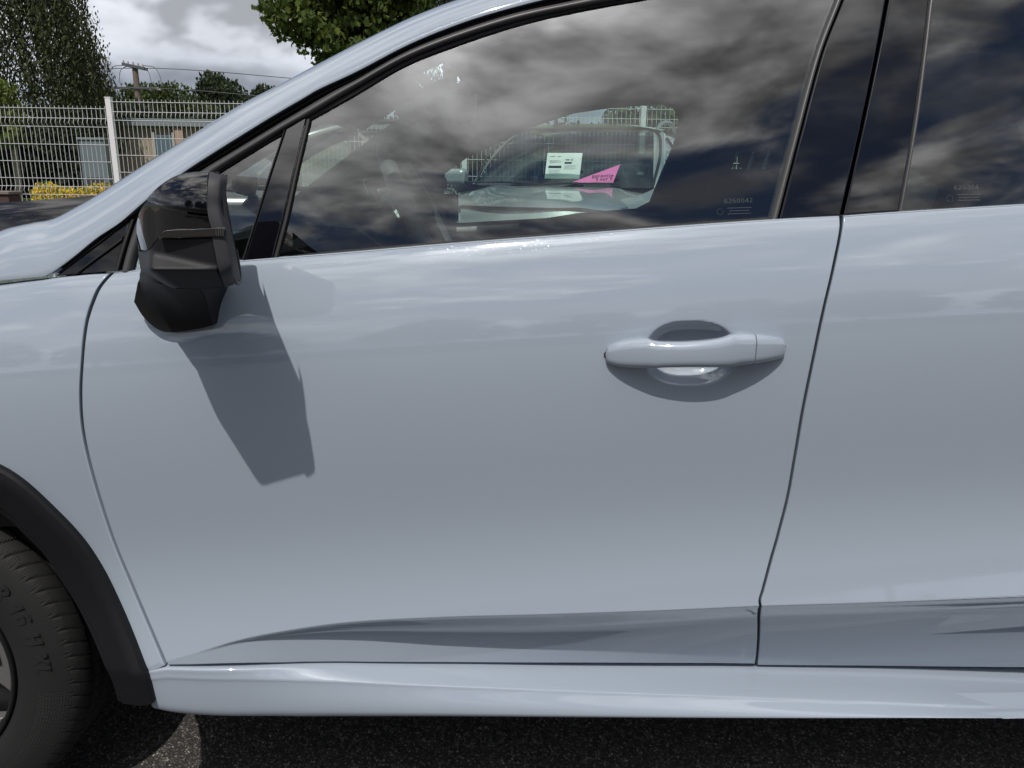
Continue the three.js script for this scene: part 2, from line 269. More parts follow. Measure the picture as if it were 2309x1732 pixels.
// ---- driver door
const doorEdge = {
  top: [[-0.5618, 0.9666], [-0.5215, 0.9719], [-0.4359, 0.9813], [-0.3391, 0.9905], [-0.2104, 1.0023], [-0.0821, 1.015], [0.1097, 1.0319], [0.2375, 1.0432], [0.3654, 1.0536], [0.4424, 1.0589], [0.4895, 1.0617]],
  right: [[0.454, 0.2901], [0.45, 0.3135], [0.4421, 0.3523], [0.4335, 0.3892], [0.4239, 0.4263], [0.4077, 0.4744], [0.4121, 0.4942], [0.4174, 0.5144], [0.4248, 0.5452], [0.4322, 0.5768], [0.4419, 0.6393], [0.4449, 0.7105], [0.4471, 0.7889], [0.455, 0.8821], [0.4627, 0.9382], [0.4746, 0.9928], [0.483, 1.0262], [0.488, 1.0475], [0.4895, 1.0617]],
  bottom: [[-0.5141, 0.3635], [-0.4178, 0.3631], [-0.3343, 0.354], [-0.0881, 0.3267], [0.1745, 0.3103], [0.454, 0.2901]],
  left: [[-0.5141, 0.3635], [-0.5468, 0.4331], [-0.5685, 0.489], [-0.5868, 0.552], [-0.5973, 0.6169], [-0.6059, 0.6986], [-0.608, 0.7493], [-0.605, 0.7981], [-0.5993, 0.8452], [-0.593, 0.8967], [-0.5884, 0.9162], [-0.5852, 0.9265], [-0.5786, 0.9442], [-0.5708, 0.9563], [-0.5618, 0.9666]],
};
const gripU = crowd(420, [[0.78, 0.13, 3.2]]), gripV = crowd(420, [[0.70, 0.085, 2.6], [0.09, 0.11, 1.0], [0.18, 0.05, 4.5], [0.98, 0.05, 1]]);
const door = mesh('driver_door', panel(doorEdge, skin, 420, 420, { uw: gripU, vw: gripV }), paint, car);

// ---- fender, with the arch cut out of it
const archOuter = [[-0.5377, 0.304], [-0.5433, 0.3514], [-0.5517, 0.3715], [-0.5671, 0.4075], [-0.5903, 0.462], [-0.6126, 0.5169], [-0.6375, 0.5678], [-0.6701, 0.6149], [-0.7097, 0.6624], [-0.7425, 0.6857], [-0.8113, 0.7167], [-0.9114, 0.7351]];
const archInner = [[-0.6005, 0.2984], [-0.6073, 0.3421], [-0.6234, 0.3804], [-0.642, 0.4194], [-0.6616, 0.4571], [-0.6803, 0.4906], [-0.7037, 0.5373], [-0.7275, 0.5687], [-0.7439, 0.5911], [-0.7584, 0.6051], [-0.8262, 0.6432], [-0.9266, 0.664]];
const WX = -1.008, WY = 0.312;                               // wheel centre
const flip = (pts) => pts.map(([x, y]) => [2 * WX - x, y]).reverse();
{
  const right = [[-0.5193, 0.3628], [-0.5517, 0.4329], [-0.5734, 0.489], [-0.5915, 0.552], [-0.602, 0.6169], [-0.6105, 0.6985], [-0.6126, 0.7492], [-0.6096, 0.798], [-0.6035, 0.8451], [-0.5976, 0.8966], [-0.5936, 0.9161], [-0.5904, 0.9264], [-0.5839, 0.9441], [-0.5766, 0.9556], [-0.5688, 0.9653]];
  const top = [[-1.5, 0.852], [-1.25, 0.878], ...[[-0.9426, 0.9217], [-0.7316, 0.9477], [-0.6543, 0.9575], [-0.5985, 0.9635], [-0.5688, 0.9653]]];
  const f = archOuter.slice(1), first = f[0];
  const bottom = [[-1.5, 0.62], [-1.42, 0.69], ...flip(f).slice(-6, -1).reverse().filter(([x]) => x > -1.4 && x < -1.05).sort((p, q) => p[0] - q[0]), ...[...f].reverse().slice(0, -1).map(([x, y]) => [x, y]), [first[0], first[1]], right[0]];
  const lo = bottom[0], hi = top[0];
  mesh('fender', panel({ bottom, top, left: [lo, [lerp(lo[0], hi[0], 0.5), lerp(lo[1], hi[1], 0.5)], hi], right }, skin, 170, 170, {}), paint, car);
}

// ---- black plastic round the arch, and the dark wheel house behind it
{
  const A = [...archOuter, ...flip(archOuter)], B = [...archInner, ...flip(archInner)], n = 160, a = curve(A, n), b = curve(B, n), rows = [];
  const prof = [[0, -0.004], [0.0, 0.009], [0.04, 0.0135], [0.12, 0.0155], [0.30, 0.0165], [0.36, 0.0155], [0.80, 0.009], [0.86, 0.0045], [0.97, 0.003], [1.0, -0.004], [1.0, -0.075]];
  for (const [t, h] of prof) rows.push(a.map((p, i) => { const x = lerp(p[0], b[i][0], t), y = lerp(p[1], b[i][1], t); return [x, y, skin(Math.max(x, -1.2), Math.max(y, 0.36)) + h]; }));
  mesh('wheel_arch', toCreasedNormals(sheet(rows), 0.5), cladPlastic, car);
  const foot = [a[0], b[0]].map(([x, y]) => [x, y]);
  mesh('arch_foot', sheet([0.008, -0.05].map((h) => [0, 0.33, 0.66, 1].map((t) => [lerp(foot[0][0], foot[1][0], t), lerp(foot[0][1], foot[1][1], t), h - 0.004]))), cladPlastic, car);
  const house2 = []; for (const z of [-0.06, -0.2, -0.36]) house2.push(b.map(([x, y]) => [WX + (x - WX) * 1.03, WY + (y - WY) * 1.03, z]));
  house2.push(b.map(() => [WX, WY, -0.37]));
  mesh('wheel_house', sheet(house2), voidBlack, car);
}

// ---- sill
{
  const rows = [], n = 215, x0 = [-0.5486, 0.3443][0], top = [[-0.5448, 0.3551], [-0.5109, 0.3594], [-0.3332, 0.3495], [-0.0882, 0.3214], [0.4541, 0.2799], [0.7028, 0.2632], [0.9784, 0.2371]], foot = [[-0.5534, 0.2787], [-0.5198, 0.2695], [-0.4743, 0.2637], [-0.4262, 0.2604], [-0.341, 0.2581], [-0.2503, 0.2566], [-0.0865, 0.2536], [0.1702, 0.25], [0.4288, 0.248], [0.8823, 0.2509]];
  const xs = []; for (let i = 0; i <= n; i++) { const t = i / n; xs.push(x0 + (t < 0.35 ? 0.4 * t * t / 0.35 * 0.6 + 0.4 * t * 0.4 : 0) + (t >= 0.35 ? 0.14 + (t - 0.35) * (1.93 - 0.14) / 0.65 : 0)); }
  xs.forEach((x, i) => {
    const yt = along(top, x), yb = along(foot, x), e = sstep(x0 - 0.02, x0 + 0.26, x), H = yt - yb, zd = skin(x, doorfoot(x)), o = (0.026 - zd) * 0.80 * Math.pow(e, 0.8);
    const r = sstep(0.35, 1.15, x);                          // the upper ridge sinks across the face towards the rear
    const yr = yt - H * lerp(0.20, 0.44, r), end = i === 0 ? 0.6 : i === 1 ? 0.9 : 1;
    const zf = zd + o, sec = [[yt + 0.001, zd - 0.05], [yt + 0.0004, zd - 0.010], [yt - 0.0012, zd + 0.001], [yt - H * 0.10, zd + o * 0.42 + 0.002], [yr + 0.001, zd + o * 0.70 + 0.003], [yr - 0.001, zd + o * 0.71 + 0.0022], [lerp(yr, yb, 0.45), zd + o * 0.93 + 0.002], [yb + H * 0.22, zf + 0.001], [yb + H * 0.12, zf - 0.0015], [yb + H * 0.045, zf - 0.0065], [yb + 0.001, zf - 0.014], [yb, zf - 0.024], [yb + 0.004, zf - 0.06]], pts = sec;
    rows.push(curve(pts.map(([y, z]) => [x + (i < 2 ? (2 - i) * 0.002 : 0), y, z * end - (1 - end) * 0.012]), 70));
  });
  rows.unshift(rows[0].map(([x, y, z]) => [x + 0.004, lerp(y, along(top, x) - 0.02, 0.04), -0.05]));
  mesh('sill', sheet(rows), paint, car);
}

// ---- passenger door behind
const rearEdge = {
  top: [[0.495, 1.0621], [0.5322, 1.0654], [0.5797, 1.0691], [0.7569, 1.0819], [1.0106, 1.0999]],
  right: [[1.2916, 0.2238], [1.0884, 0.5868], [1.0504, 0.8027], [1.0038, 0.9992], [1.0106, 1.0999]],
  bottom: [[0.4598, 0.2858], [0.6989, 0.2728], [0.9704, 0.2506], [1.2916, 0.2238]],
  left: [[0.4598, 0.2858], [0.4543, 0.3134], [0.4463, 0.3521], [0.4376, 0.3892], [0.4279, 0.4262], [0.4115, 0.4744], [0.4162, 0.4943], [0.4215, 0.5144], [0.429, 0.5452], [0.4363, 0.5769], [0.446, 0.6393], [0.4489, 0.7106], [0.4511, 0.7889], [0.4588, 0.8821], [0.4665, 0.9383], [0.4784, 0.9928], [0.4868, 1.0263], [0.4918, 1.0476], [0.495, 1.0621]],
};
const rearDoor = mesh('passenger_door', panel(rearEdge, skin, 200, 420, { vw: crowd(420, [[0.1, 0.12, 1.2], [0.215, 0.05, 5], [0.98, 0.05, 1]]) }), paint, car);

// ---- rear quarter, rear pillar and front bumper
{
  const arc = [...flip(archOuter), ...archOuter].map(([x, y]) => [x + 2.72, y]).filter(([, y]) => y > 0.30).sort((p, q) => p[0] - q[0]), xa = rearEdge.right[0][0] + 0.006;
  const foot = [[xa, 0.305], [arc[0][0] - 0.03, 0.30], ...arc, [2.02, 0.30], [2.25, 0.34]], rt = rearEdge.right.map(([x, y]) => [x + 0.006, y]), head = rt[rt.length - 1];
  mesh('rear_quarter', panel({ bottom: [rt[0], ...foot.slice(1)], top: [head, [1.5, belt(1.5)], [2.2, belt(2.2)]], left: rt, right: [[2.25, 0.34], [2.27, 0.7], [2.2, belt(2.2)]] }, skin, 160, 100), paint, car);
  mesh('rear_pillar', panel({ bottom: [[1.30, belt(1.30)], [1.8, belt(1.8)], [2.2, belt(2.2)]], top: [[1.20, 1.47], [1.5, 1.46], [1.8, 1.40]], left: [[1.30, belt(1.30)], [1.25, 1.3], [1.20, 1.47]], right: [[2.2, belt(2.2)], [2.0, 1.25], [1.8, 1.40]] }, house, 40, 30, { off: 0.004 }), paint, car);
  const b = []; for (let j = 0; j <= 16; j++) b.push(Array.from({ length: 41 }, (_, i) => { const a = (i / 40) * Math.PI, y = lerp(0.25, 0.86, j / 16), o = 0.04 * Math.sin(Math.PI * j / 16); return [-1.46 - (0.42 + o) * Math.pow(Math.sin(a), 0.6), y, -0.87 + (0.80 + o) * Math.sign(Math.cos(a)) * Math.pow(Math.abs(Math.cos(a)), 0.7)]; }));
  mesh('bumper', sheet(b), plainPaint, car);
}

// ---- dark structure seen in the gaps
{
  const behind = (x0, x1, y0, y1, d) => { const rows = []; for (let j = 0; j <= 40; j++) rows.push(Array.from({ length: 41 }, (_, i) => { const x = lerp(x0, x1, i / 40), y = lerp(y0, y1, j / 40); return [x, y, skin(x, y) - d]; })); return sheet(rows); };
  mesh('shaded_jamb', merged([behind(-0.66, 1.5, 0.40, 0.56, 0.085), behind(-0.80, 1.5, 0.56, 0.93, 0.042)]), voidBlack, car);  // jamb sheets coloured black to stand in for shade inside the gaps
  mesh('underbody', merged([place(new THREE.BoxGeometry(2.4, 0.05, 1.42), 0.62, 0.30, -0.86), place(new THREE.BoxGeometry(1.6, 0.03, 1.0), -1.2, 0.34, -0.87)]), voidBlack, car);
}

// ---- painted pillar and roof rail, running down to the corner of the bonnet
const railIn = [[-1.0071, 0.9215], [-0.8595, 0.9375], [-0.727, 0.9537], [-0.6874, 0.9582], [-0.6612, 0.9614], [-0.6508, 0.9662], [-0.6208, 0.9878], [-0.5866, 1.0155], [-0.5522, 1.0384], [-0.5177, 1.068], [-0.4634, 1.1086], [-0.4247, 1.134], [-0.3751, 1.1653], [-0.3325, 1.1916], [-0.2865, 1.2186], [-0.2693, 1.2289], [-0.2154, 1.2542], [-0.1427, 1.2926], [-0.0846, 1.3178], [-0.0255, 1.3387], [0.0481, 1.3593], [0.1087, 1.3738], [0.2395, 1.3993], [0.5024, 1.429], [0.8325, 1.445], [1.2327, 1.4474], [1.5703, 1.431]];
const railOut = [[-1.0682, 0.9675], [-0.9118, 0.9901], [-0.7716, 1.0143], [-0.7439, 1.0246], [-0.7162, 1.0309], [-0.6953, 1.0352], [-0.6745, 1.0395], [-0.6405, 1.0571], [-0.6068, 1.0766], [-0.5688, 1.1008], [-0.5341, 1.1237], [-0.499, 1.1453], [-0.4505, 1.1751], [-0.4182, 1.1954], [-0.3892, 1.2131], [-0.3453, 1.2363], [-0.2878, 1.2671], [-0.2287, 1.2984], [-0.1517, 1.3369], [-0.1195, 1.3509], [-0.0742, 1.3684], [0.0458, 1.4075], [0.1845, 1.4409], [0.5331, 1.483], [0.8841, 1.5017], [1.3095, 1.5045], [1.6687, 1.4886]];
{
  const n = 240, A = curve(railIn, n), B = curve(railOut, n), rows = [];
  for (let k = 0; k <= 26; k++) {
    // leans in like the windows at its lower edge, then rolls over; the first rows are the folded edge
    const f = lerp(33, 142, Math.max(0, k - 2) / 24) * RAD, q = (Math.sin(f) - Math.sin(33 * RAD)) / (1 - Math.sin(33 * RAD)), c = (Math.cos(33 * RAD) - Math.cos(f)) / Math.cos(33 * RAD);
    rows.push(A.map((p, i) => { const x = lerp(p[0], B[i][0], q), y = lerp(p[1], B[i][1], q); return [x, y, house(p[0], p[1]) + 0.010 - 0.066 * c - [0.03, 0.0035, 0][Math.min(k, 2)]]; }));
  }
  mesh('roof_pillar', sheet(rows), paint, car);
}
const far = ([x, y, z]) => [x, y, -1.74 - z];
{
  // windscreen, roof, bonnet
  const edge = curve(railOut, 120).map(([x, y]) => [x, y, house(x, y) - 0.062]);
  const cross = (pts, n, bow) => { const rows = []; for (let k = 0; k <= n; k++) { const t = k / n, b = Math.sin(Math.PI * t); rows.push(pts.map((p) => { const q = far(p); return [p[0] + bow[0] * b, p[1] + bow[1] * b, lerp(p[2], q[2], t)]; })); } return rows; };
  const ws = edge.filter((p) => p[0] > -0.62 && p[0] < -0.08), rf = edge.filter((p) => p[0] > -0.10);
  mesh('windscreen', sheet(cross(ws, 24, [-0.10, 0.03])), screenGlass, car);
  mesh('roof', sheet(cross(rf, 24, [-0.06, 0.05])), plainPaint, car);
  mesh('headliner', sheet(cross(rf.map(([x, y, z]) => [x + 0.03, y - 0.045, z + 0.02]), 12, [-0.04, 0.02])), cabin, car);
  const bn = []; for (let k = 0; k <= 20; k++) { const t = k / 20, b = Math.sin(Math.PI * t); bn.push(Array.from({ length: 20 }, (_, i) => { const x = lerp(-0.60, -1.75, i / 19); return [x - 0.1 * b, 0.925 - 0.10 * ((-0.6 - x) / 1.15) ** 1.8 + 0.006 * b, lerp(-0.13, -1.61, t)]; })); }
  mesh('bonnet', sheet(bn), plainPaint, car);
}

// ---- window surround of the driver door
const trimOut = [[-0.5521, 0.9686], [-0.5468, 0.9917], [-0.5386, 1.0212], [-0.5302, 1.0438], [-0.5091, 1.0622], [-0.4739, 1.0865], [-0.4406, 1.1114], [-0.3928, 1.1404], [-0.3174, 1.1864], [-0.2475, 1.228], [-0.2169, 1.2439], [-0.1438, 1.2855], [-0.0701, 1.3156], [0.0187, 1.3445], [0.093, 1.3612], [0.1755, 1.3794], [0.3075, 1.4006], [0.5064, 1.4232], [0.839, 1.4387]];
const trimIn = [[-0.5376, 0.9701], [-0.533, 0.9907], [-0.5252, 1.0151], [-0.516, 1.034], [-0.4956, 1.0537], [-0.4572, 1.0805], [-0.4176, 1.1105], [-0.3689, 1.1413], [-0.3112, 1.1767], [-0.288, 1.1897], [-0.2166, 1.2324], [-0.1435, 1.2738], [-0.0699, 1.3037], [0.0188, 1.3324], [0.1096, 1.3532], [0.1885, 1.3684], [0.3071, 1.3888], [0.5057, 1.4099], [0.8379, 1.4254]];
const glassTop = [[-0.4284, 1.1003], [-0.3707, 1.1362], [-0.2871, 1.1821], [-0.2163, 1.2222], [-0.1433, 1.2652], [-0.0697, 1.2949], [0.0189, 1.3249], [0.1096, 1.348], [0.1885, 1.3632], [0.3069, 1.3809], [0.4392, 1.3984], [0.6377, 1.4104], [0.8374, 1.4201]];
mesh('window_trim', strip(trimOut, trimIn, 160, house, 0.007), greyTrim, door);
{
  // black rubber lip between painted rail and trim, and between trim and glass; the dark frame behind both
  const lipOuter = strip(curve(railIn, 200).filter((p) => p[0] > -0.64).map(([x, y]) => [x - 0.004, y + 0.008]), trimOut.slice(0), 160, house, -0.002, { off: -0.006, m: 4 });
  const a = curve(railIn, 200).filter((p) => p[0] > -0.655), wide = strip(a.map(([x, y]) => [x - 0.01, y + 0.016]), a.map(([x, y], i) => [x + 0.012, y - 0.034]), 160, house, 0, { off: -0.020, m: 3, back: 0.03 });
  const lipInner = strip(trimIn.slice(6).map(([x, y]) => [x - 0.001, y + 0.004]), glassTop, 140, house, 0.0015, { off: -0.0045, m: 4 });
  const thinA = curve(railIn, 200).filter((p) => p[0] > -0.64);
  const bead = strip(thinA.map(([x, y]) => [x + 0.0028, y - 0.0040]), thinA.map(([x, y]) => [x + 0.0044, y - 0.0062]), 160, house, 0.0022, { off: -0.001, m: 4 });
  mesh('window_seal', merged([lipOuter, wide, lipInner, bead]), rubber, door);
}
// black corner panel ahead of the door
{
  const cornerEdge = { bottom: [[-0.6485, 0.9604], [-0.6209, 0.9637], [-0.5914, 0.9664], [-0.5626, 0.969]], top: [[-0.6485, 0.9611], [-0.6151, 0.9863], [-0.5798, 1.0124], [-0.5426, 1.0411]], left: [[-0.6485, 0.9604], [-0.6485, 0.9608], [-0.6485, 0.9611]], right: [[-0.5626, 0.969], [-0.5561, 0.9916], [-0.5496, 1.0154], [-0.5426, 1.0411]] };
  mesh('corner_panel', panel(cornerEdge, house, 40, 40, { rim: 0.001, off: 0.001, flange: 0.01 }), gloss, car);
  const rib = merged([strip([[-0.6222, 0.9637], [-0.5985, 0.9822], [-0.5728, 1.0006], [-0.551, 1.0178]], [[-0.6163, 0.9641], [-0.5938, 0.981], [-0.5701, 0.9979], [-0.5515, 1.0116]], 40, house, 0.003, { off: 0.002 }), strip([[-0.5639, 0.9684], [-0.5574, 0.9928], [-0.5491, 1.0197], [-0.5407, 1.0424]], [[-0.5567, 0.9691], [-0.5502, 0.9929], [-0.5419, 1.0211], [-0.5354, 1.0424]], 40, house, 0.002, { off: 0.001 }),
    strip([[-0.6466, 0.9652], [-0.6152, 0.9894], [-0.5799, 1.0155], [-0.5447, 1.0442]], [[-0.6433, 0.9646], [-0.6118, 0.9879], [-0.5766, 1.014], [-0.5414, 1.0423]], 40, house, 0.002, { off: 0.002 })]);
  mesh('corner_rib', rib, rubber, car);
}
// quarter light, its post, the main pane
{
  const q = { bottom: [[-0.5375, 0.9684], [-0.4719, 0.9751], [-0.4197, 0.9816], [-0.3728, 0.986]], top: [[-0.5318, 1.0385], [-0.4589, 1.0823], [-0.4106, 1.1119], [-0.3172, 1.1686]], left: [[-0.5375, 0.9684], [-0.5355, 0.9915], [-0.5336, 1.0134], [-0.5318, 1.0385]], right: [[-0.3728, 0.986], [-0.3573, 1.0424], [-0.3388, 1.1059], [-0.3172, 1.1686]] };
  mesh('quarter_pane', panel(q, house, 24, 24, { rim: 0, off: -0.005 }), sideGlass, door);
  mesh('window_post', panel({ bottom: [[-0.3722, 0.9858], [-0.3599, 0.9869], [-0.3469, 0.9884], [-0.3314, 0.9902]], top: [[-0.3156, 1.1729], [-0.3066, 1.178], [-0.2977, 1.1835], [-0.2874, 1.1893]], left: [[-0.3722, 0.9858], [-0.3547, 1.0433], [-0.3363, 1.1059], [-0.3156, 1.1729]], right: [[-0.3314, 0.9902], [-0.3172, 1.0482], [-0.3028, 1.1177], [-0.2874, 1.1893]] }, house, 20, 40, { rim: 0.0016, off: 0.0015, flange: 0.012 }), gloss, door);
  mesh('post_seal', merged([strip([[-0.3761, 0.9858], [-0.3586, 1.0432], [-0.3403, 1.1059], [-0.3195, 1.1709]], [[-0.3728, 0.9858], [-0.3554, 1.0432], [-0.337, 1.1059], [-0.3166, 1.1722]], 40, house, 0.0025, { off: 0.0 }), strip([[-0.3304, 0.9902], [-0.3159, 1.0482], [-0.3015, 1.1177], [-0.2867, 1.189]], [[-0.3243, 0.9909], [-0.31, 1.0483], [-0.2963, 1.1177], [-0.2814, 1.1866]], 40, house, 0.001, { off: -0.001 })]), rubber, door);
  const m = { bottom: [[-0.3311, 0.9854], [-0.1472, 1.0031], [0.0462, 1.0202], [0.2393, 1.0384], [0.3992, 1.0517]], top: [[-0.2883, 1.1868], [-0.2171, 1.2265], [-0.0701, 1.3001], [0.11, 1.3534], [0.3082, 1.3884], [0.5113, 1.4084]], left: [[-0.3311, 0.9854], [-0.3163, 1.048], [-0.3025, 1.1177], [-0.2883, 1.1868]], right: [[0.3992, 1.0517], [0.4294, 1.1613], [0.4696, 1.2887], [0.5113, 1.4084]] };
  mesh('window_pane', panel(m, house, 60, 30, { rim: 0, off: -0.006 }), sideGlass, door);
  // waist seal along the foot of the glass
  mesh('waist_seal', strip([[-0.3793, 0.9863], [-0.3295, 0.9908], [-0.2758, 0.9976], [-0.1565, 1.01], [-0.0182, 1.0227], [0.1102, 1.034], [0.2385, 1.0455], [0.3959, 1.0581]], [[-0.3793, 0.9839], [-0.3294, 0.9871], [-0.2758, 0.9935], [-0.1564, 1.0052], [-0.0182, 1.0177], [0.1102, 1.0294], [0.2385, 1.0405], [0.3959, 1.0538]], 100, house, 0.003, { off: -0.003, m: 5 }), rubber, door);
}
// pillar covers and rubber beside the panes
mesh('pane_rubber', strip([[0.3914, 1.0543], [0.4194, 1.1535], [0.4595, 1.2879], [0.4933, 1.3691], [0.5116, 1.41]], [[0.4024, 1.0551], [0.4305, 1.158], [0.4693, 1.2881], [0.5038, 1.3692], [0.523, 1.4128]], 60, house, 0.006, { off: -0.004, m: 8 }), greyTrim, door);
mesh('pillar_cover', panel({ bottom: [[0.403, 1.0557], [0.4314, 1.0576], [0.4636, 1.0599], [0.4914, 1.0618]], top: [[0.5229, 1.4115], [0.5421, 1.413], [0.562, 1.4146], [0.5792, 1.4162]], left: [[0.403, 1.0557], [0.4311, 1.1581], [0.4699, 1.2881], [0.5045, 1.3692], [0.5229, 1.4115]], right: [[0.4914, 1.0618], [0.5238, 1.1913], [0.5523, 1.3078], [0.5669, 1.3701], [0.5792, 1.4162]] }, house, 30, 80, { rim: 0.0028, off: 0.003, flange: 0.02 }), gloss, door);
mesh('pillar_cover', panel({ bottom: [[0.4962, 1.0622], [0.5249, 1.0647], [0.5507, 1.0666], [0.5766, 1.0685]], top: [[0.5839, 1.4162], [0.6018, 1.4172], [0.625, 1.4181], [0.6429, 1.4191]], left: [[0.4962, 1.0622], [0.528, 1.1913], [0.5565, 1.3078], [0.5715, 1.3701], [0.5839, 1.4162]], right: [[0.5766, 1.0685], [0.6009, 1.1917], [0.621, 1.3087], [0.6314, 1.371], [0.6429, 1.4191]] }, house, 30, 80, { rim: 0.0028, off: 0.003, flange: 0.02 }), gloss, rearDoor);
mesh('pane_rubber', strip([[0.5769, 1.0679], [0.6016, 1.1917], [0.6216, 1.3088], [0.6321, 1.371], [0.6437, 1.4204]], [[0.583, 1.0686], [0.6081, 1.1918], [0.6288, 1.3089], [0.64, 1.3711], [0.6516, 1.4205]], 60, house, 0.004, { off: -0.002, m: 6 }), greyTrim, rearDoor);
mesh('window_pane', panel({ bottom: [[0.5804, 1.0628], [0.6923, 1.0705], [0.8229, 1.0809], [1.0138, 1.0934]], top: [[0.647, 1.4182], [0.774, 1.4254], [0.9079, 1.4289], [1.0422, 1.4285]], left: [[0.5804, 1.0628], [0.605, 1.192], [0.6277, 1.3095], [0.647, 1.4182]], right: [[1.0138, 1.0934], [1.0242, 1.198], [1.0318, 1.3157], [1.0422, 1.4285]] }, house, 30, 30, { rim: 0, off: -0.006 }), sideGlass, rearDoor);
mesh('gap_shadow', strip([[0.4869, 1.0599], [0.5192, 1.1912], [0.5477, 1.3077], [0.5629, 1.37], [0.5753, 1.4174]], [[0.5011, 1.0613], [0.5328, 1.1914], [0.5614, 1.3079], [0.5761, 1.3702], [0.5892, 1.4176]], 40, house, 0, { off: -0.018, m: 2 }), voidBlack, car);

// ---- numbers etched in the panes
const etched = phys([0.42, 0.46, 0.46], { roughness: 0.9, transparent: true, opacity: 0.07 });
async function etch(text, at, width, parent, off) {
  const font = await new FontLoader().loadAsync('fonts/droid/droid_sans_mono_regular.typeface.json'), g = new TextGeometry(text, { font, size: 0.0062, depth: 0.0003, curveSegments: 4, bevelEnabled: false });
  g.computeBoundingBox(); g.scale(width / (g.boundingBox.max.x - g.boundingBox.min.x), 1, 1);
  const marks = [g, place(new THREE.RingGeometry(0.0042, 0.0050, 24), -0.006, -0.0125, 0), ...[0, 1, 2].map((k) => place(new THREE.BoxGeometry([0.036, 0.03, 0.034][k], 0.0009, 0.0002), 0.022, -0.0075 - 0.0042 * k, 0))];
  const out = merged(marks), tilt = Math.atan(0.31 + 0.28 * (at[1] - belt(at[0]))); place(out, 0, 0, 0, -tilt, 0, 0.045); place(out, at[0], at[1], house(at[0], at[1]) + off);
  mesh('etched_number', out, etched, parent);
}
await etch('6260042', [0.3244, 1.0768], 0.0415, door, -0.0035);
await etch('626004', [0.6602, 1.1], 0.036, rearDoor, -0.0035);

// ---- door handle
{
  const top = [[0.1522, 0.8659, 0.01], [0.1534, 0.8735, 0.012], [0.1573, 0.8781, 0.015], [0.1642, 0.882, 0.018], [0.1827, 0.8884, 0.026], [0.2032, 0.8921, 0.032], [0.2084, 0.8922, 0.034], [0.218, 0.8905, 0.036], [0.2343, 0.8902, 0.038], [0.2662, 0.8918, 0.041], [0.3032, 0.8957, 0.04], [0.3159, 0.8983, 0.038], [0.3255, 0.9011, 0.036], [0.3487, 0.9012, 0.031], [0.3802, 0.8972, 0.022], [0.3997, 0.8933, 0.016], [0.4069, 0.8893, 0.013], [0.4109, 0.8796, 0.01]], foot = [[0.1523, 0.862, 0.01], [0.1543, 0.8553, 0.012], [0.1585, 0.8522, 0.015], [0.1731, 0.8496, 0.02], [0.2059, 0.8501, 0.031], [0.2326, 0.8535, 0.037], [0.2692, 0.8555, 0.04], [0.3196, 0.8556, 0.038], [0.3532, 0.8571, 0.03], [0.3874, 0.8605, 0.021], [0.406, 0.8642, 0.014], [0.4095, 0.8677, 0.012], [0.4114, 0.8751, 0.01]];
  const x0 = top[0][0], x1 = top[top.length - 1][0], xc = [0.36, 0.8801][0], half = (a, b, capA, capB) => {
    const rows = [], n = 120;
    for (let i = 0; i <= n; i++) {
      const x = lerp(a, b, i / n), e = (x - x0) / (x1 - x0), yt = along(top, x), yb = along(foot, x), base = plan(x) + profile(belt(x) - 0.5 * (yt + yb));
      const zf = base + 0.007 + 0.036 * Math.pow(Math.sin(Math.PI * clamp(e, 0, 1)), 0.72);
      const open = sstep(0.20, 0.27, e) * sstep(0.27, 0.33, 1 - e), zb = lerp(base - 0.004, zf - 0.023, open), yc = (yt + yb) / 2, h = (yt - yb) / 2, ring = [];
      const cap = (i === 0 && capA) || (i === n && capB) ? 0 : 1;
      for (let k = 0; k <= 40; k++) { const f = (k / 40) * 2 * Math.PI, c = Math.cos(f), s = Math.sin(f), w = (v, p) => Math.sign(v) * Math.pow(Math.abs(v), p); ring.push([x, yc + h * w(s, 0.50) * (0.35 + 0.65 * cap) , (zf + zb) / 2 + (zf - zb) / 2 * w(c, 0.42) * (0.6 + 0.4 * cap) - (s < 0 ? 0.004 * s * s * c : -0.0) + (s > 0 ? -0.007 * s * s * Math.max(c, 0) : 0)]); }
      rows.push(ring);
    }
    rows.unshift(rows[0].map(() => [rows[0][0][0], rows[0][0].length && rows[0].reduce((q, p) => q + p[1], 0) / 41, rows[0].reduce((q, p) => q + p[2], 0) / 41]));
    rows.push(rows[rows.length - 1].map((_, __, r) => [r[0][0], r.reduce((q, p) => q + p[1], 0) / 41, r.reduce((q, p) => q + p[2], 0) / 41]));
    return sheet(rows, true);
  };
  const gasket = (a, b) => { const rows = []; for (let k = 0; k <= 6; k++) rows.push(Array.from({ length: 31 }, (_, i) => { const x = lerp(a, b, i / 30), X = clamp(x, x0, x1), y = lerp(along(foot, X) - 0.0016, along(top, X) + 0.0016, k / 6); return [x, y, plan(x) + profile(belt(x) - y) + (k === 0 || k === 6 ? -0.002 : 0.0016)]; })); return sheet(rows); };
  mesh('handle_gasket', gasket(x0 - 0.0018, lerp(x0, x1, 0.22)), rubber, door); mesh('handle_gasket', gasket(lerp(x0, x1, 0.74), x1 + 0.0018), rubber, door);
  mesh('door_handle', half(x0, xc - 0.0003, true, false), paint, door);
  mesh('handle_cap', half(xc + 0.0003, x1, false, true), paint, door);
}

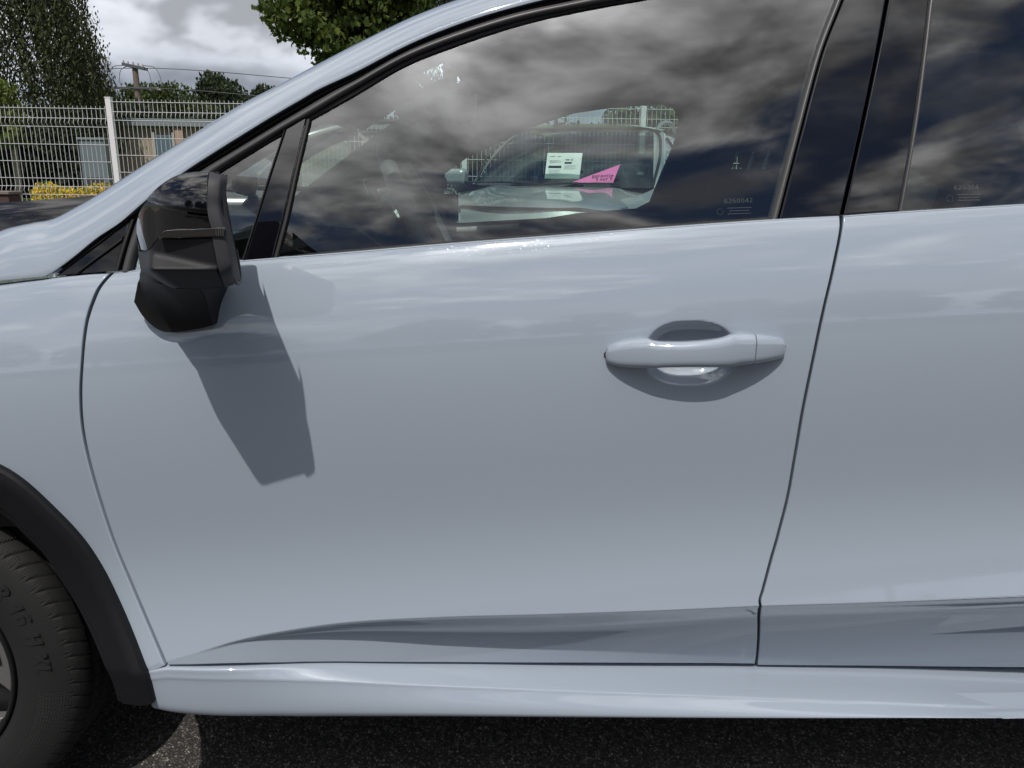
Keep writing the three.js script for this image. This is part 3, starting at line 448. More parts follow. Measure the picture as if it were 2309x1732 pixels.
// ---- wing mirror: the cap, the lower shell, the lens, the rim, the glass and the foot
{
  const mir = groupIn('wing_mirror', car);
  const relief = (name, e, zf, mat, nu = 50, nv = 50, o = {}) => mesh(name, panel(e, zf, nu, nv, { rim: 0.0012, flange: 0.02, ...o }), mat, mir);
  relief('mirror_cap', { left: [[-0.4514, 1.0153], [-0.45, 1.028], [-0.4448, 1.0442], [-0.4329, 1.058], [-0.4185, 1.0702]], top: [[-0.4185, 1.0702], [-0.3995, 1.084], [-0.3849, 1.0943], [-0.37, 1.1032], [-0.3566, 1.1084], [-0.3382, 1.1104], [-0.326, 1.1108]], bottom: [[-0.4514, 1.0153], [-0.4146, 1.0206], [-0.4048, 1.0284], [-0.3946, 1.036], [-0.3903, 1.0406], [-0.3824, 1.0448], [-0.3646, 1.0472], [-0.342, 1.0487], [-0.3235, 1.0497]], right: [[-0.3235, 1.0497], [-0.3254, 1.0616], [-0.3234, 1.0732], [-0.3228, 1.0904], [-0.326, 1.1108]] }, mirrorCap, gloss, 110, 110);
  // lens, edge highlights painted into its map as pale dashes
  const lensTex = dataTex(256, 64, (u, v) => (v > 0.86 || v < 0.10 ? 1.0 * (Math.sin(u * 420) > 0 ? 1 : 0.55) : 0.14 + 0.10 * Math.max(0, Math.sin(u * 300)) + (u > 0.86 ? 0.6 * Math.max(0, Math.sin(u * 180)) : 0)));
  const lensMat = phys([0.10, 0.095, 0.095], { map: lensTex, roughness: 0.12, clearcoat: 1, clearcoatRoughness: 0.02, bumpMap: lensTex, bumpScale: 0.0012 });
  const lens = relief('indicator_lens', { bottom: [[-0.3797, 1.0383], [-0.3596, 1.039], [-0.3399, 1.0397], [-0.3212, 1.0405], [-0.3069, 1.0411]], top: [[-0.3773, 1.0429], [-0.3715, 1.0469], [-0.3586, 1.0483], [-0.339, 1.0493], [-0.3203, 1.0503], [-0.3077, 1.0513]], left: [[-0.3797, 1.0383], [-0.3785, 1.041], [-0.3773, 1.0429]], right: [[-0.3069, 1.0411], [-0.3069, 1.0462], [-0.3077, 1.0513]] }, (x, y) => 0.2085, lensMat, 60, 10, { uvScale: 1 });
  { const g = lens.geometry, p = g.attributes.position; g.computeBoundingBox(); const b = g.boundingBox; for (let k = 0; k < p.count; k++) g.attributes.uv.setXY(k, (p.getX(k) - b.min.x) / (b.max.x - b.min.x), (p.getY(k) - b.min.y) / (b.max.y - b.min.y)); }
  // lower shell, in facets
  const shellMat = grainy([0.020, 0.0205, 0.024], 0.5, 60, 0.00012);
  relief('mirror_shell', { left: [[-0.4112, 0.9898], [-0.4185, 0.994], [-0.4338, 0.9955], [-0.4489, 1.0049], [-0.4578, 1.0137]], bottom: [[-0.4112, 0.9898], [-0.4001, 0.9824], [-0.3846, 0.9773], [-0.368, 0.9773], [-0.354, 0.9771], [-0.3386, 0.9775], [-0.3242, 0.9786]], top: [[-0.4578, 1.0137], [-0.3996, 1.0234], [-0.3898, 1.0309], [-0.3823, 1.0375], [-0.3612, 1.0384], [-0.3407, 1.0393], [-0.3212, 1.0402]], right: [[-0.3242, 0.9786], [-0.321, 0.9954], [-0.32, 1.0101], [-0.3207, 1.0278], [-0.3212, 1.0402]] }, mirrorShell, shellMat, 110, 90, { rim: 0.0015, flange: 0.03 });
  // rim: a band round the rear opening
  const ra = curve([[-0.3252, 1.1108, 0.184], [-0.3229, 1.1022, 0.197], [-0.3227, 1.0904, 0.203], [-0.3242, 1.0731, 0.2045], [-0.3232, 1.0619, 0.206], [-0.3213, 1.0502, 0.206], [-0.3215, 1.0404, 0.205], [-0.3203, 1.0279, 0.2045], [-0.3189, 1.0105, 0.203], [-0.3184, 0.9964, 0.198], [-0.3255, 0.978, 0.165]], 60), rb = curve([[-0.315, 1.108, 0.18], [-0.3112, 1.1009, 0.194], [-0.3112, 1.0858, 0.201], [-0.3122, 1.0758, 0.202], [-0.3106, 1.0634, 0.204], [-0.3081, 1.051, 0.205], [-0.3064, 1.0373, 0.204], [-0.3051, 1.023, 0.2025], [-0.3047, 1.0046, 0.198], [-0.3144, 0.9842, 0.163]], 60), rimRows = [];
  for (const [t, h] of [[0, -0.03], [0, 0], [0.03, 0.0012], [0.5, 0.0016], [0.93, 0.001], [1, -0.0015], [1.05, -0.006], [1.06, -0.02]]) rimRows.push(ra.map((p, i) => [0, 1, 2].map((k) => lerp(p[k], rb[i][k], t) + (k === 2 ? h : 0))));
  const lipIn = [[-0.3157, 1.108, 0.178], [-0.313, 1.0951, 0.19], [-0.3126, 1.0785, 0.198], [-0.3101, 1.0506, 0.2], [-0.3076, 1.0294, 0.198], [-0.3067, 1.0039, 0.192], [-0.3161, 0.9835, 0.158]], lipOut = [[-0.3554, 1.1062, 0.06], [-0.352, 1.0832, 0.06], [-0.3488, 1.0458, 0.06], [-0.3451, 1.0135, 0.06], [-0.3427, 0.9847, 0.06], [-0.3429, 0.9754, 0.06], [-0.3457, 0.9689, 0.06]];
  const li = curve(lipIn, 40), lo = curve(lipOut, 40);
  const inner = sheet([0, 0.15, 0.5, 1].map((t, k) => li.map((p, i) => [lerp(p[0], lo[i][0], t) - [0.001, 0.004, 0.004, 0][k], lerp(p[1], lo[i][1], t), lerp(p[2], lo[i][2], t)])));
  const lipTube = tube([...[[-0.3074, 1.0036, 0.19], [-0.3153, 0.9853, 0.16]], [-0.3251, 0.9775, 0.12], ...[[-0.3396, 0.9761, 0.07], [-0.3394, 0.9859, 0.07], [-0.3417, 1.0145, 0.07]]], 0.0022, 40, 6);
  mesh('mirror_rim', merged([sheet(rimRows), lipTube]), grainy([0.050, 0.050, 0.056], 0.5, 40, 0.00012), mir);
  mesh('rim_lip', inner, phys([0.004, 0.004, 0.005], { roughness: 0.4, specularIntensity: 0.5 }), mir);
  mesh('mirror_glass', sheet([0.12, 0.5, 0.88].map((t) => li.slice(3, 38).map((p, i) => [lerp(p[0], lo[i + 3][0], t) - 0.010, lerp(p[1], lo[i + 3][1], t), lerp(p[2], lo[i + 3][2], t)]))), mirrorGlass, mir);
  // back of the housing, towards the door, plus an added unseen plate blocking light
  const hullA = curve([[-0.4386, 0.9972, 0.12], [-0.4598, 1.0138, 0.085], [-0.4619, 1.0256, 0.08], [-0.4616, 1.0416, 0.078], [-0.4481, 1.0668, 0.085], [-0.4329, 1.0807, 0.095], [-0.4136, 1.0918, 0.112], [-0.3908, 1.1015, 0.13], [-0.3682, 1.1071, 0.15], [-0.3407, 1.1096, 0.175], [-0.3162, 1.1085, 0.177], [-0.312, 1.099, 0.19], [-0.3097, 1.0469, 0.195], [-0.3159, 0.9891, 0.165], [-0.3307, 0.9787, 0.155], [-0.3925, 0.9748, 0.14], [-0.4284, 0.9859, 0.12], [-0.4386, 0.9972, 0.12]], 90), hullB = curve([[-0.4726, 0.9885, 0.035], [-0.4774, 1.0091, 0.035], [-0.4771, 1.0219, 0.035], [-0.4758, 1.0387, 0.035], [-0.4655, 1.0635, 0.035], [-0.4548, 1.0773, 0.035], [-0.4427, 1.0882, 0.035], [-0.4272, 1.0985, 0.035], [-0.4116, 1.1054, 0.035], [-0.3918, 1.1079, 0.035], [-0.3655, 1.1066, 0.035], [-0.3612, 1.0825, 0.035], [-0.3579, 1.0443, 0.035], [-0.3541, 1.0112, 0.035], [-0.3517, 0.9816, 0.035], [-0.3534, 0.9685, 0.035], [-0.3735, 0.9634, 0.035], [-0.4349, 0.9627, 0.035], [-0.4625, 0.9773, 0.035], [-0.4726, 0.9885, 0.035]], 90);
  mesh('housing', sheet([hullA.map(() => [0, 1, 2].map((k) => hullA.reduce((q, p) => q + p[k], 0) / 91 - (k === 2 ? 0.035 : 0))), hullA, hullB, hullB.map(() => [0, 1, 2].map((k) => hullB.reduce((q, p) => q + p[k], 0) / 91 - (k === 2 ? 0.002 : 0)))]), blackPlastic, mir);
  // foot
  relief('mirror_foot', { left: [[-0.5131, 0.9332], [-0.5073, 0.9497], [-0.5011, 0.9642], [-0.4759, 0.9887]], top: [[-0.4759, 0.9887], [-0.4358, 0.9947], [-0.4066, 0.9954], [-0.3844, 0.9957]], bottom: [[-0.5131, 0.9332], [-0.5035, 0.9122], [-0.4908, 0.8985], [-0.4755, 0.8908], [-0.4529, 0.8915], [-0.4244, 0.8963], [-0.4046, 0.9016]], right: [[-0.4046, 0.9016], [-0.4002, 0.9268], [-0.387, 0.9641], [-0.3844, 0.9957]] }, mirrorFoot, blackPlastic, 40, 40, { rim: 0.002, flange: 0.10 });
}

// ---- front wheel
{
  const wheel = groupIn('wheel', car); wheel.position.set(WX, WY, 0);
  // section of the tyre: [radius, depth]
  const sec = curve([[0.207, -0.060], [0.212, -0.040], [0.222, -0.031], [0.240, -0.026], [0.262, -0.025], [0.284, -0.030], [0.300, -0.037], [0.311, -0.047], [0.3175, -0.060], [0.3195, -0.080], [0.3205, -0.120], [0.3195, -0.175], [0.311, -0.195], [0.27, -0.212], [0.21, -0.19]], 74);
  const angles = [], rows = []; for (let d = -60; d < 90; d += 0.1) angles.push(d * RAD); for (let d = 90; d <= 300.01; d += 1) angles.push(d * RAD);
  for (const a of angles) {
    const row = [];
    sec.forEach(([r, z], k) => {
      const w = clamp((-z - 0.034) / 0.05, 0, 3), blocks = 76;
      let d = 0;
      if (r > 0.29 && z > -0.19) {
        const bend = 0.9 * clamp((-z - 0.030) / 0.045, 0, 1) - 0.3 * sstep(0.305, 0.298, r) , ph = ((a / (2 * Math.PI)) * blocks + bend + 40) % 1, g = sstep(0.0, 0.035, ph) * sstep(0.0, 0.035, 0.115 - ph);
        d = 0.0045 * g * sstep(0.297, 0.306, r) * (z < -0.075 && z > -0.155 ? 0.5 : 1);
        if (Math.abs(z + 0.082) < 0.005 || Math.abs(z + 0.12) < 0.005 || Math.abs(z + 0.158) < 0.005) d = 0.006;
      }
      const rr = r - d; row.push([rr * Math.cos(a), rr * Math.sin(a), z - d * 0.35 * sstep(0.32, 0.29, r)]);
    });
    rows.push(row);
  }
  // fine relief pressed into the side: dots and a band of small studs
  const side = dataTex(2048, 256, (u, v) => {
    const r = v, dots = (su, sv, rad) => { const a = (u * su) % 1 - 0.5, row = Math.floor(r * sv), b = (r * sv) % 1 - 0.5, sh = row % 2 ? 0.5 : 0, c = ((u * su + sh) % 1) - 0.5; return Math.hypot(c, b) < rad ? 1 : 0; };
    let h = 0.5; if (r > 0.292 && r < 0.335) { const cell = (u * 76) % 1; if (cell < 0.6) h += 0.5 * dots(532, 96, 0.36); }
    const inBand = u > 0.86 && u < 0.978 && r > 0.165 && r < 0.285; if (inBand) h = 0.2 + 0.6 * dots(560, 90, 0.36);
    if (r > 0.085 && r < 0.12) h += 0.12 * (((u * 900) % 1) < 0.5 ? 1 : 0);
    return h + 0.05 * (rnd() - 0.5);
  });
  const tg = sheet(rows); { const uv = tg.attributes.uv; for (let k = 0; k < uv.count; k++) uv.setXY(k, angles[Math.floor(k / 75)] / (2 * Math.PI), uv.getX(k)); }
  const tyreMat = std([0.0105, 0.0105, 0.011], 0.72, 0, { bumpMap: side, bumpScale: 0.0016 });
  mesh('tyre', tg, tyreMat, wheel);
  // raised lettering
  const font = await new FontLoader().loadAsync('fonts/droid/droid_sans_bold.typeface.json');
  const glyphs = [], put = (ch, deg, size) => { const g = new TextGeometry(ch, { font, size, depth: 0.0012, curveSegments: 5, bevelEnabled: false }); g.computeBoundingBox(); const b = g.boundingBox; g.translate(-(b.min.x + b.max.x) / 2, -size / 2, 0); const a = deg * RAD, r = 0.2655; glyphs.push(place(g, r * Math.cos(a), r * Math.sin(a), -0.0252, 0, 0, a - Math.PI / 2)); };
  [['0', 42], ['R', 33.5], ['1', 27], ['6', 22.2], ['H', 13.8], ['X', 5.8], ['L', 1.2]].forEach(([c, d]) => put(c, d, 0.026));
  mesh('tyre_lettering', merged(glyphs), std([0.016, 0.016, 0.0165], 0.55), wheel);
  // trim disc
  const ringSec = curve([[0.2085, -0.055], [0.2105, -0.040], [0.208, -0.034], [0.203, -0.036], [0.200, -0.046]], 14), rim = [];
  for (let i = 0; i <= 160; i++) { const a = (i / 160) * 2 * Math.PI; rim.push(ringSec.map(([r, z]) => [r * Math.cos(a), r * Math.sin(a), z])); }
  mesh('rim', sheet(rim), std([0.012, 0.012, 0.013], 0.4, 0.2), wheel);
  const disc = std([0.30, 0.30, 0.305], 0.42, 0.75), pocket = std([0.008, 0.008, 0.009], 0.5);
  const back = new THREE.CircleGeometry(0.203, 80).translate(0, 0, -0.075); mesh('brake_backing', back, pocket, wheel);
  for (let k = 0; k < 5; k++) {
    const s = new THREE.Shape(), c = (k * 72 + 14) * RAD, p = (r, d) => [r * Math.cos(c + d * RAD), r * Math.sin(c + d * RAD)];
    s.moveTo(...p(0.04, -30)); s.lineTo(...p(0.10, -14)); s.lineTo(...p(0.165, -19)); for (let d = -27; d <= 27; d += 3) s.lineTo(...p(0.198, d)); s.lineTo(...p(0.165, 19)); s.lineTo(...p(0.10, 14)); s.lineTo(...p(0.04, 30));
    mesh('spoke', new THREE.ExtrudeGeometry(s, { depth: 0.012, bevelEnabled: true, bevelSize: 0.003, bevelThickness: 0.004, bevelSegments: 3 }).translate(0, 0, -0.058), disc, wheel);
    const q = new THREE.Shape(); q.moveTo(...p(0.178, -13)); for (let d = -13; d <= 13; d += 2) q.lineTo(...p(0.188, d)); q.lineTo(...p(0.12, 8)); q.lineTo(...p(0.12, -8));
    mesh('spoke_inlay', new THREE.ExtrudeGeometry(q, { depth: 0.001, bevelEnabled: false }).translate(0, 0, -0.0415), pocket, wheel);
  }
  mesh('hub_cap', new THREE.CylinderGeometry(0.05, 0.055, 0.03, 40).rotateX(Math.PI / 2).translate(0, 0, -0.05), disc, wheel);
}

for (const name of ['wheel', 'wheel_arch', 'arch_foot', 'wheel_house']) { const o = car.children.find((c) => c.name === name), c = o.clone(); c.position.x += 2.72; c.position.z -= name === 'wheel' ? 0.02 : 0.03; car.add(c); }

// ---- inside of the car
{
  const dash = [], n = 30;
  for (const [x, y, b] of [[-0.62, 0.92, 0.0], [-0.45, 1.005, 0.0], [-0.30, 1.035, 0.012], [-0.24, 1.03, 0.015], [-0.20, 1.0, 0.0], [-0.18, 0.93, 0], [-0.20, 0.80, 0], [-0.12, 0.62, 0]]) dash.push(Array.from({ length: n }, (_, i) => { const z = lerp(-0.12, -1.62, i / (n - 1)); return [x + 0.02 * Math.cos(i), y + b * Math.exp(-(((z + 0.5) / 0.22) ** 4)) * 2, z]; }));
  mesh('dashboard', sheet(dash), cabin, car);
  mesh('display', place(box(0.012, 0.09, 0.26, 0, 0, 0, 0.004), -0.235, 1.06, -0.52, 0, 0, 0.35), gloss, car);
  const sw = groupIn('steering_wheel', car); sw.position.set(...[-0.1435, 1.0025, -0.5]); sw.rotation.set(0, Math.PI / 2, 0);
  const tilt = groupIn('wheel_tilt', sw);
  sw.remove(tilt);
  const lean = (g) => g.rotateX(-27 * RAD);
  mesh('wheel_rim', lean(new THREE.TorusGeometry(0.178, 0.0165, 14, 64)), phys([0.10, 0.105, 0.11], { roughness: 0.5 }), sw);
  for (const a of [0, Math.PI, -Math.PI / 2]) mesh('wheel_spoke', lean(place(box(0.13, 0.034, 0.018, 0, 0, 0, 0.006), 0.1 * Math.cos(a), 0.1 * Math.sin(a), -0.01, 0, 0, a)), cabinLight, sw);
  mesh('wheel_hub', lean(box(0.14, 0.11, 0.05, 0, -0.005, -0.01, 0.02)), cabin, sw);
  mesh('stalk', rod([-0.2335, 0.9415, -0.4], [-0.1987, 1.0271, -0.36], 0.009, 10), cabinLight, car);
  for (const [z, name] of [[-0.48, 'seat'], [-1.26, 'seat']]) {
    const s = groupIn(name, car); s.position.set(0.52, 0, z);
    const bk = []; for (let k = 0; k <= 16; k++) { const t = k / 16, y = 0.52 + 0.62 * t, w = lerp(0.27, 0.19, t * t), ring = []; for (let i = 0; i <= 28; i++) { const f = i / 28 * 2 * Math.PI, e = k === 16 || k === 0 ? 0.5 : 1; ring.push([0.02 + 0.19 * t + 0.075 * e * Math.sign(Math.cos(f)) * Math.abs(Math.cos(f)) ** 0.7, y, w * e * Math.sign(Math.sin(f)) * Math.abs(Math.sin(f)) ** 0.6]); } bk.push(ring); }
    mesh('backrest', sheet(bk, true), cloth, s);
    mesh('headrest', place(box(0.11, 0.19, 0.26, 0, 0, 0, 0.05), 0.27, 1.28, 0, 0, 0, -0.15), cloth, s);
    for (const d of [0.07, -0.07]) mesh('headrest_post', rod([0.22, 1.1, d], [0.25, 1.22, d], 0.006), silver, s);
    mesh('cushion', place(box(0.52, 0.16, 0.5, 0, 0, 0, 0.06), -0.2, 0.55, 0, 0, 0, 0.12), cloth, s);
  }
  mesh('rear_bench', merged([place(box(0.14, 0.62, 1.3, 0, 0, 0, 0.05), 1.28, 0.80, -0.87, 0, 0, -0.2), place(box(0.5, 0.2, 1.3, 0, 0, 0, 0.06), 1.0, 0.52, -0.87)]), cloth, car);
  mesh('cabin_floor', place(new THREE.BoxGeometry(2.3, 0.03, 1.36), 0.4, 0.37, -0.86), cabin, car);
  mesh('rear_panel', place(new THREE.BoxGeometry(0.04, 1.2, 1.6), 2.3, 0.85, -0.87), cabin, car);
  // rear view mirror
  const rv = groupIn('interior_mirror', car); rv.position.set(...[-0.1239, 1.2611, -0.8]); rv.rotation.set(0.05, 0.42, -0.06, 'YXZ');
  mesh('mirror_case', place(box(0.05, 0.075, 0.23, 0, 0, 0, 0.02), 0, 0, 0), cabin, rv);
  mesh('mirror_glass', place(box(0.004, 0.06, 0.21, 0, 0, 0, 0.002), 0.026, 0, 0), mirrorGlass, rv);
  mesh('mirror_arm', rod([-0.01, 0.02, 0], [-0.11, 0.09, -0.03], 0.012, 10), cabin, rv);
  mesh('sensor_housing', place(box(0.14, 0.05, 0.14, 0, 0, 0, 0.02), ...[-0.1803, 1.2761, -0.86], 0, 0, 0.5), cabin, car);
  mesh('sun_visor', place(box(0.16, 0.016, 0.40, 0, 0, 0, 0.006), ...[-0.2408, 1.2496, -0.5], 0, 0, 0.55), cabin, car);
  // opposite side of the body: one shell with its window openings, its panes, its mirror
  const O = new THREE.Shape(); for (const [i, [x, y]] of [[-0.80, 0.30], [2.6, 0.30], [2.6, 1.56], [1.1, 1.57], [0.3, 1.56], [0.05, 1.50], [-0.15, 1.39], [-0.35, 1.28], [-0.60, 1.11], [-0.80, 0.97]].entries()) i ? O.lineTo(x, y) : O.moveTo(x, y);
  const hole = (pts) => { const h = new THREE.Path(); pts.forEach(([x, y], i) => i ? h.lineTo(x, y) : h.moveTo(x, y)); h.closePath(); O.holes.push(h); };
  const front = [[-0.1973, 1.0595], [-0.1939, 1.1158], [-0.1173, 1.169], [-0.014, 1.2158], [0.0801, 1.2617], [0.1253, 1.2775], [0.2394, 1.3145], [0.3551, 1.3324], [0.4464, 1.3405], [0.529, 1.3471], [0.5674, 1.3357], [0.589, 1.3104], [0.5938, 1.2887], [0.5846, 1.2204], [0.558, 1.1378], [0.5262, 1.0307], [0.4798, 1.007], [0.2718, 0.9874], [0.1622, 0.9691], [-0.1505, 0.9482], [-0.1975, 0.9522]], second = [[0.7996, 1.2192], [0.817, 1.1764], [0.8452, 1.1255], [0.8787, 1.0886], [0.9057, 1.0784], [0.9071, 1.0632], [0.8753, 1.0491], [0.8236, 1.0239], [0.7698, 1.011], [0.7803, 1.0722], [0.7936, 1.1542]];
  hole(front); hole(second);
  const side = new THREE.ExtrudeGeometry(O, { depth: 0.03, bevelEnabled: false, steps: 1 }), sp = side.attributes.position;
  for (let k = 0; k < sp.count; k++) { const x = sp.getX(k), y = sp.getY(k); sp.setZ(k, -1.74 - (y > belt(x) ? house(x, y) : ZB - 0.0) + (sp.getZ(k) - 0.02)); } side.computeVertexNormals();
  mesh('opposite_door', side, cabin, car);
  const paneOf = (pts) => { const g = new THREE.ShapeGeometry(new THREE.Shape(pts.map((p) => new THREE.Vector2(...p)))), p = g.attributes.position; for (let k = 0; k < p.count; k++) p.setZ(k, -1.745 - house(p.getX(k), p.getY(k))); g.computeVertexNormals(); return g; };
  mesh('opposite_pane', paneOf(front), sideGlass, car); mesh('opposite_pane', paneOf(second), sideGlass, car);
  const om = groupIn('opposite_mirror', car); om.position.set(...[-0.192, 0.9961, -1.84]);
  mesh('housing', box(0.10, 0.135, 0.20, -0.015, 0.0, -0.03, 0.03), gloss, om); mesh('mirror_glass', place(box(0.004, 0.105, 0.16, 0, 0, 0, 0.002), 0.0365, 0, -0.03), mirrorGlass, om); mesh('mirror_foot', box(0.06, 0.05, 0.12, -0.02, -0.07, 0.07, 0.015), blackPlastic, om);
  mesh('door_pull', rod([-0.1484, 0.9302, -1.58], [0.0623, 0.9447, -1.58], 0.012, 10), cabinLight, car);
}

// ================= two more parked cars beyond ====================================================================
// A plain car: nose towards +z, foot of the windscreen at the origin. Every part is a mesh of its own.
function simpleCar(root, P, mat) {
  const { half, cowl, roofY, nose, tail, slant, hoodDrop, beltX } = P, put = (name, g, m) => mesh(name, g, m, root);
  const grid = (nu, nv, f) => { const rows = []; for (let j = 0; j <= nv; j++) rows.push(Array.from({ length: nu + 1 }, (_, i) => f(i / nu, j / nv))); return sheet(rows); };
  const hw = half * 0.86, tw = half * 0.66, gw = half * 0.80;
  const hoodY = (x, z) => cowl - 0.015 - hoodDrop * Math.pow(z / nose, 1.5) - 0.055 * Math.pow(Math.abs(x) / hw, 2.6) + 0.018 * Math.exp(-(((Math.abs(x) - hw * 0.62) / 0.09) ** 2)) * (1 - 0.5 * z / nose);
  put('bonnet', grid(40, 24, (u, v) => { const x = lerp(-hw, hw, u), z = lerp(0.05, nose * 0.93, v) - 0.16 * (x / hw) ** 2 * v + 0.03; return [x, hoodY(x, z), z - 0.09 * (x / hw) ** 2]; }), mat);
  put('scuttle', grid(12, 3, (u, v) => { const x = lerp(-hw * 0.95, hw * 0.95, u); return [x, cowl - 0.03 + 0.004 * v, lerp(-0.02, 0.085, v) - 0.10 * (x / hw) ** 2]; }), blackPlastic);
  const frontX = (y) => half * (y > 0.62 ? lerp(1, 0.88, (y - 0.62) / (cowl - 0.62)) : lerp(0.90, 1, sstep(0.2, 0.62, y)));
  put('bumper', grid(40, 16, (u, v) => { const a = lerp(-1, 1, u), y = lerp(0.22, cowl - 0.02 - hoodDrop, v), r = Math.pow(Math.abs(a), 3.2); return [a * frontX(y) * 0.985, y - 0.03 * v * a * a, nose - 0.36 * r - 0.10 * v * v + 0.03 * Math.sin(v * 3)]; }), mat);
  put('grille', grid(20, 6, (u, v) => { const a = lerp(-0.62, 0.62, u); return [a * half, lerp(0.38, 0.60, v), nose + 0.035 - 0.30 * Math.pow(Math.abs(a), 3) - 0.05 * v]; }), rubber);
  for (const s of [-1, 1]) {
    put('headlight', grid(10, 6, (u, v) => [s * lerp(0.52, 0.90, u) * half, lerp(0.68, 0.79, v) - 0.02 * u, nose - lerp(0.06, 0.30, u * u) - 0.07 * v + 0.02]), phys([0.5, 0.52, 0.55], { roughness: 0.1, clearcoat: 1, metalness: 0.4 }));
    const side = [[0.22, 0.90], [0.34, 0.95], [0.62, 1.0], [0.80, 0.985], [cowl - 0.08, 0.945], [cowl - 0.01, 0.885]];
    put('body_side', grid(60, side.length * 4, (u, v) => { const z = lerp(nose - 0.33, -tail + 0.1, u), y = along(side.map(([q], i) => [i / (side.length - 1), q]), v), x = along(side, y) * half, fr = Math.pow(clamp((z - nose + 0.95) / 0.62, 0, 1), 3) * 0.09, bk = Math.pow(clamp((-z - tail + 1.0) / 0.8, 0, 1), 3) * 0.12; return [s * (x - fr - bk), y - Math.max(0, z) / nose * hoodDrop * 0.75 * sstep(0.5, 1, v), z]; }), mat);
    // pillar between screen and side window, with a black edge
    const base = [s * hw * 0.965, cowl - 0.02, -0.13], head = [s * tw, roofY - 0.055, -slant], outB = [s * half * 0.90, cowl - 0.015, -0.28], outH = [s * (tw + 0.075), roofY - 0.075, -slant - 0.16];
    put('screen_pillar', grid(6, 16, (u, v) => { const a = base.map((q, i) => lerp(q, head[i], v) + (i === 1 ? 0.05 * Math.sin(Math.PI * v) : 0)), b = outB.map((q, i) => lerp(q, outH[i], v) + (i === 1 ? 0.045 * Math.sin(Math.PI * v) : 0)); return a.map((q, i) => lerp(q, b[i], u) + (i === 1 ? 0.012 * Math.sin(Math.PI * u) : i === 0 ? s * 0.02 * Math.sin(Math.PI * u) : 0)); }), mat);
    put('side_window', grid(20, 8, (u, v) => { const z = lerp(lerp(-0.30, -slant - 0.17, v), -tail + lerp(0.30, 0.62, v), u); return [s * lerp(half * 0.895, tw + 0.072, v) , lerp(cowl - 0.005, roofY - 0.08, v) + 0.0, z]; }), P.glass ?? otherGlass);
    put('roof_rail', P.rails ? tube([[s * (tw + 0.02), roofY - 0.07, -slant - 0.02], [s * (tw + 0.02), roofY + 0.0, -slant - 0.16], [s * (tw + 0.015), roofY + 0.045, -slant - 0.5], [s * (tw + 0.01), roofY + 0.04, -tail + 0.7], [s * (tw + 0.01), roofY - 0.03, -tail + 0.5]], 0.019, 40, 8) : tube([[s * (tw + 0.03), roofY - 0.06, -slant - 0.02], [s * (tw + 0.035), roofY - 0.035, -slant - 0.5], [s * (tw + 0.03), roofY - 0.05, -tail + 0.7]], 0.012, 24, 6), P.rails ? silver : rubber);
    put('centre_pillar', box(0.02, roofY - cowl, 0.09, s * (half * 0.80), (cowl + roofY) / 2 - 0.04, -slant - 0.62), rubber);
    const m = groupIn('wing_mirror', root); m.position.set(s * (half + 0.12), cowl + 0.045, -0.36);
    mesh('mirror_cap', place(new RoundedBoxGeometry(0.22, 0.145, 0.12, 4, 0.045), 0, 0, 0, 0, s * 0.2, 0), P.mirror ?? gloss, m); mesh('mirror_foot', box(0.13, 0.04, 0.05, -s * 0.12, -0.06, 0, 0.012), blackPlastic, m);
    for (const z of [nose - 0.82, -tail + Math.min(0.85, tail * 0.3)]) {
      const w = groupIn('wheel', root); w.position.set(s * (half - 0.10), 0.33, z);
      mesh('tyre', new THREE.TorusGeometry(0.255, 0.078, 16, 48).rotateY(Math.PI / 2).scale(1.25, 1, 1), std([0.015, 0.015, 0.016], 0.8), w);
      mesh('rim', new THREE.CylinderGeometry(0.205, 0.205, 0.14, 32).rotateZ(Math.PI / 2), silver, w);
      put('wheel_arch', place(new THREE.TorusGeometry(0.37, 0.03, 8, 40, Math.PI), s * (half * 0.975), 0.33, z, 0, Math.PI / 2, 0), blackPlastic);
    }
  }
  put('windscreen', grid(24, 16, (u, v) => { const a = lerp(-1, 1, u), bow = 1 - a * a; return [a * lerp(hw * 0.965, tw, v), lerp(cowl - 0.02, roofY - 0.055, v) + 0.055 * Math.sin(Math.PI * v) * (0.7 + 0.3 * bow) + 0.025 * bow * v, lerp(-0.13, -slant, v) + 0.13 * bow * (1 - 0.55 * v)]; }), P.screen ?? otherGlass);
  put('screen_edge', tube([[-hw * 0.96, cowl - 0.02, -0.125], [-tw * 1.22, lerp(cowl, roofY, 0.5) + 0.032, -slant * 0.5 - 0.06], [-tw, roofY - 0.05, -slant], [-tw * 0.5, roofY - 0.035, -slant + 0.045], [0, roofY - 0.03, -slant + 0.06], [tw * 0.5, roofY - 0.035, -slant + 0.045], [tw, roofY - 0.05, -slant], [tw * 1.22, lerp(cowl, roofY, 0.5) + 0.032, -slant * 0.5 - 0.06], [hw * 0.96, cowl - 0.02, -0.125]], 0.011, 80, 6), rubber);
  put('roof', grid(24, 20, (u, v) => { const a = lerp(-1, 1, u); return [a * (tw + 0.06), roofY - 0.02 + 0.045 * Math.sin(Math.PI * (0.18 + 0.72 * v)) - 0.055 * Math.pow(Math.abs(a), 3), lerp(-slant + 0.06 * (1 - a * a), -tail + 0.55, v)]; }), P.roof ?? mat);
  put('tailgate', grid(24, 12, (u, v) => { const a = lerp(-1, 1, u), y = lerp(0.25, cowl, v); return [a * half * lerp(0.93, 0.86, v), y, -tail - 0.04 * Math.sin(Math.PI * v) + 0.2 * Math.pow(Math.abs(a), 4)]; }), mat);
  put('rear_window', grid(16, 8, (u, v) => { const a = lerp(-1, 1, u); return [a * lerp(half * 0.86, tw, v), lerp(cowl, roofY - 0.04, v), lerp(-tail + 0.02, -tail + 0.55, v) + 0.1 * a * a * (1 - v)]; }), P.glass ?? otherGlass);
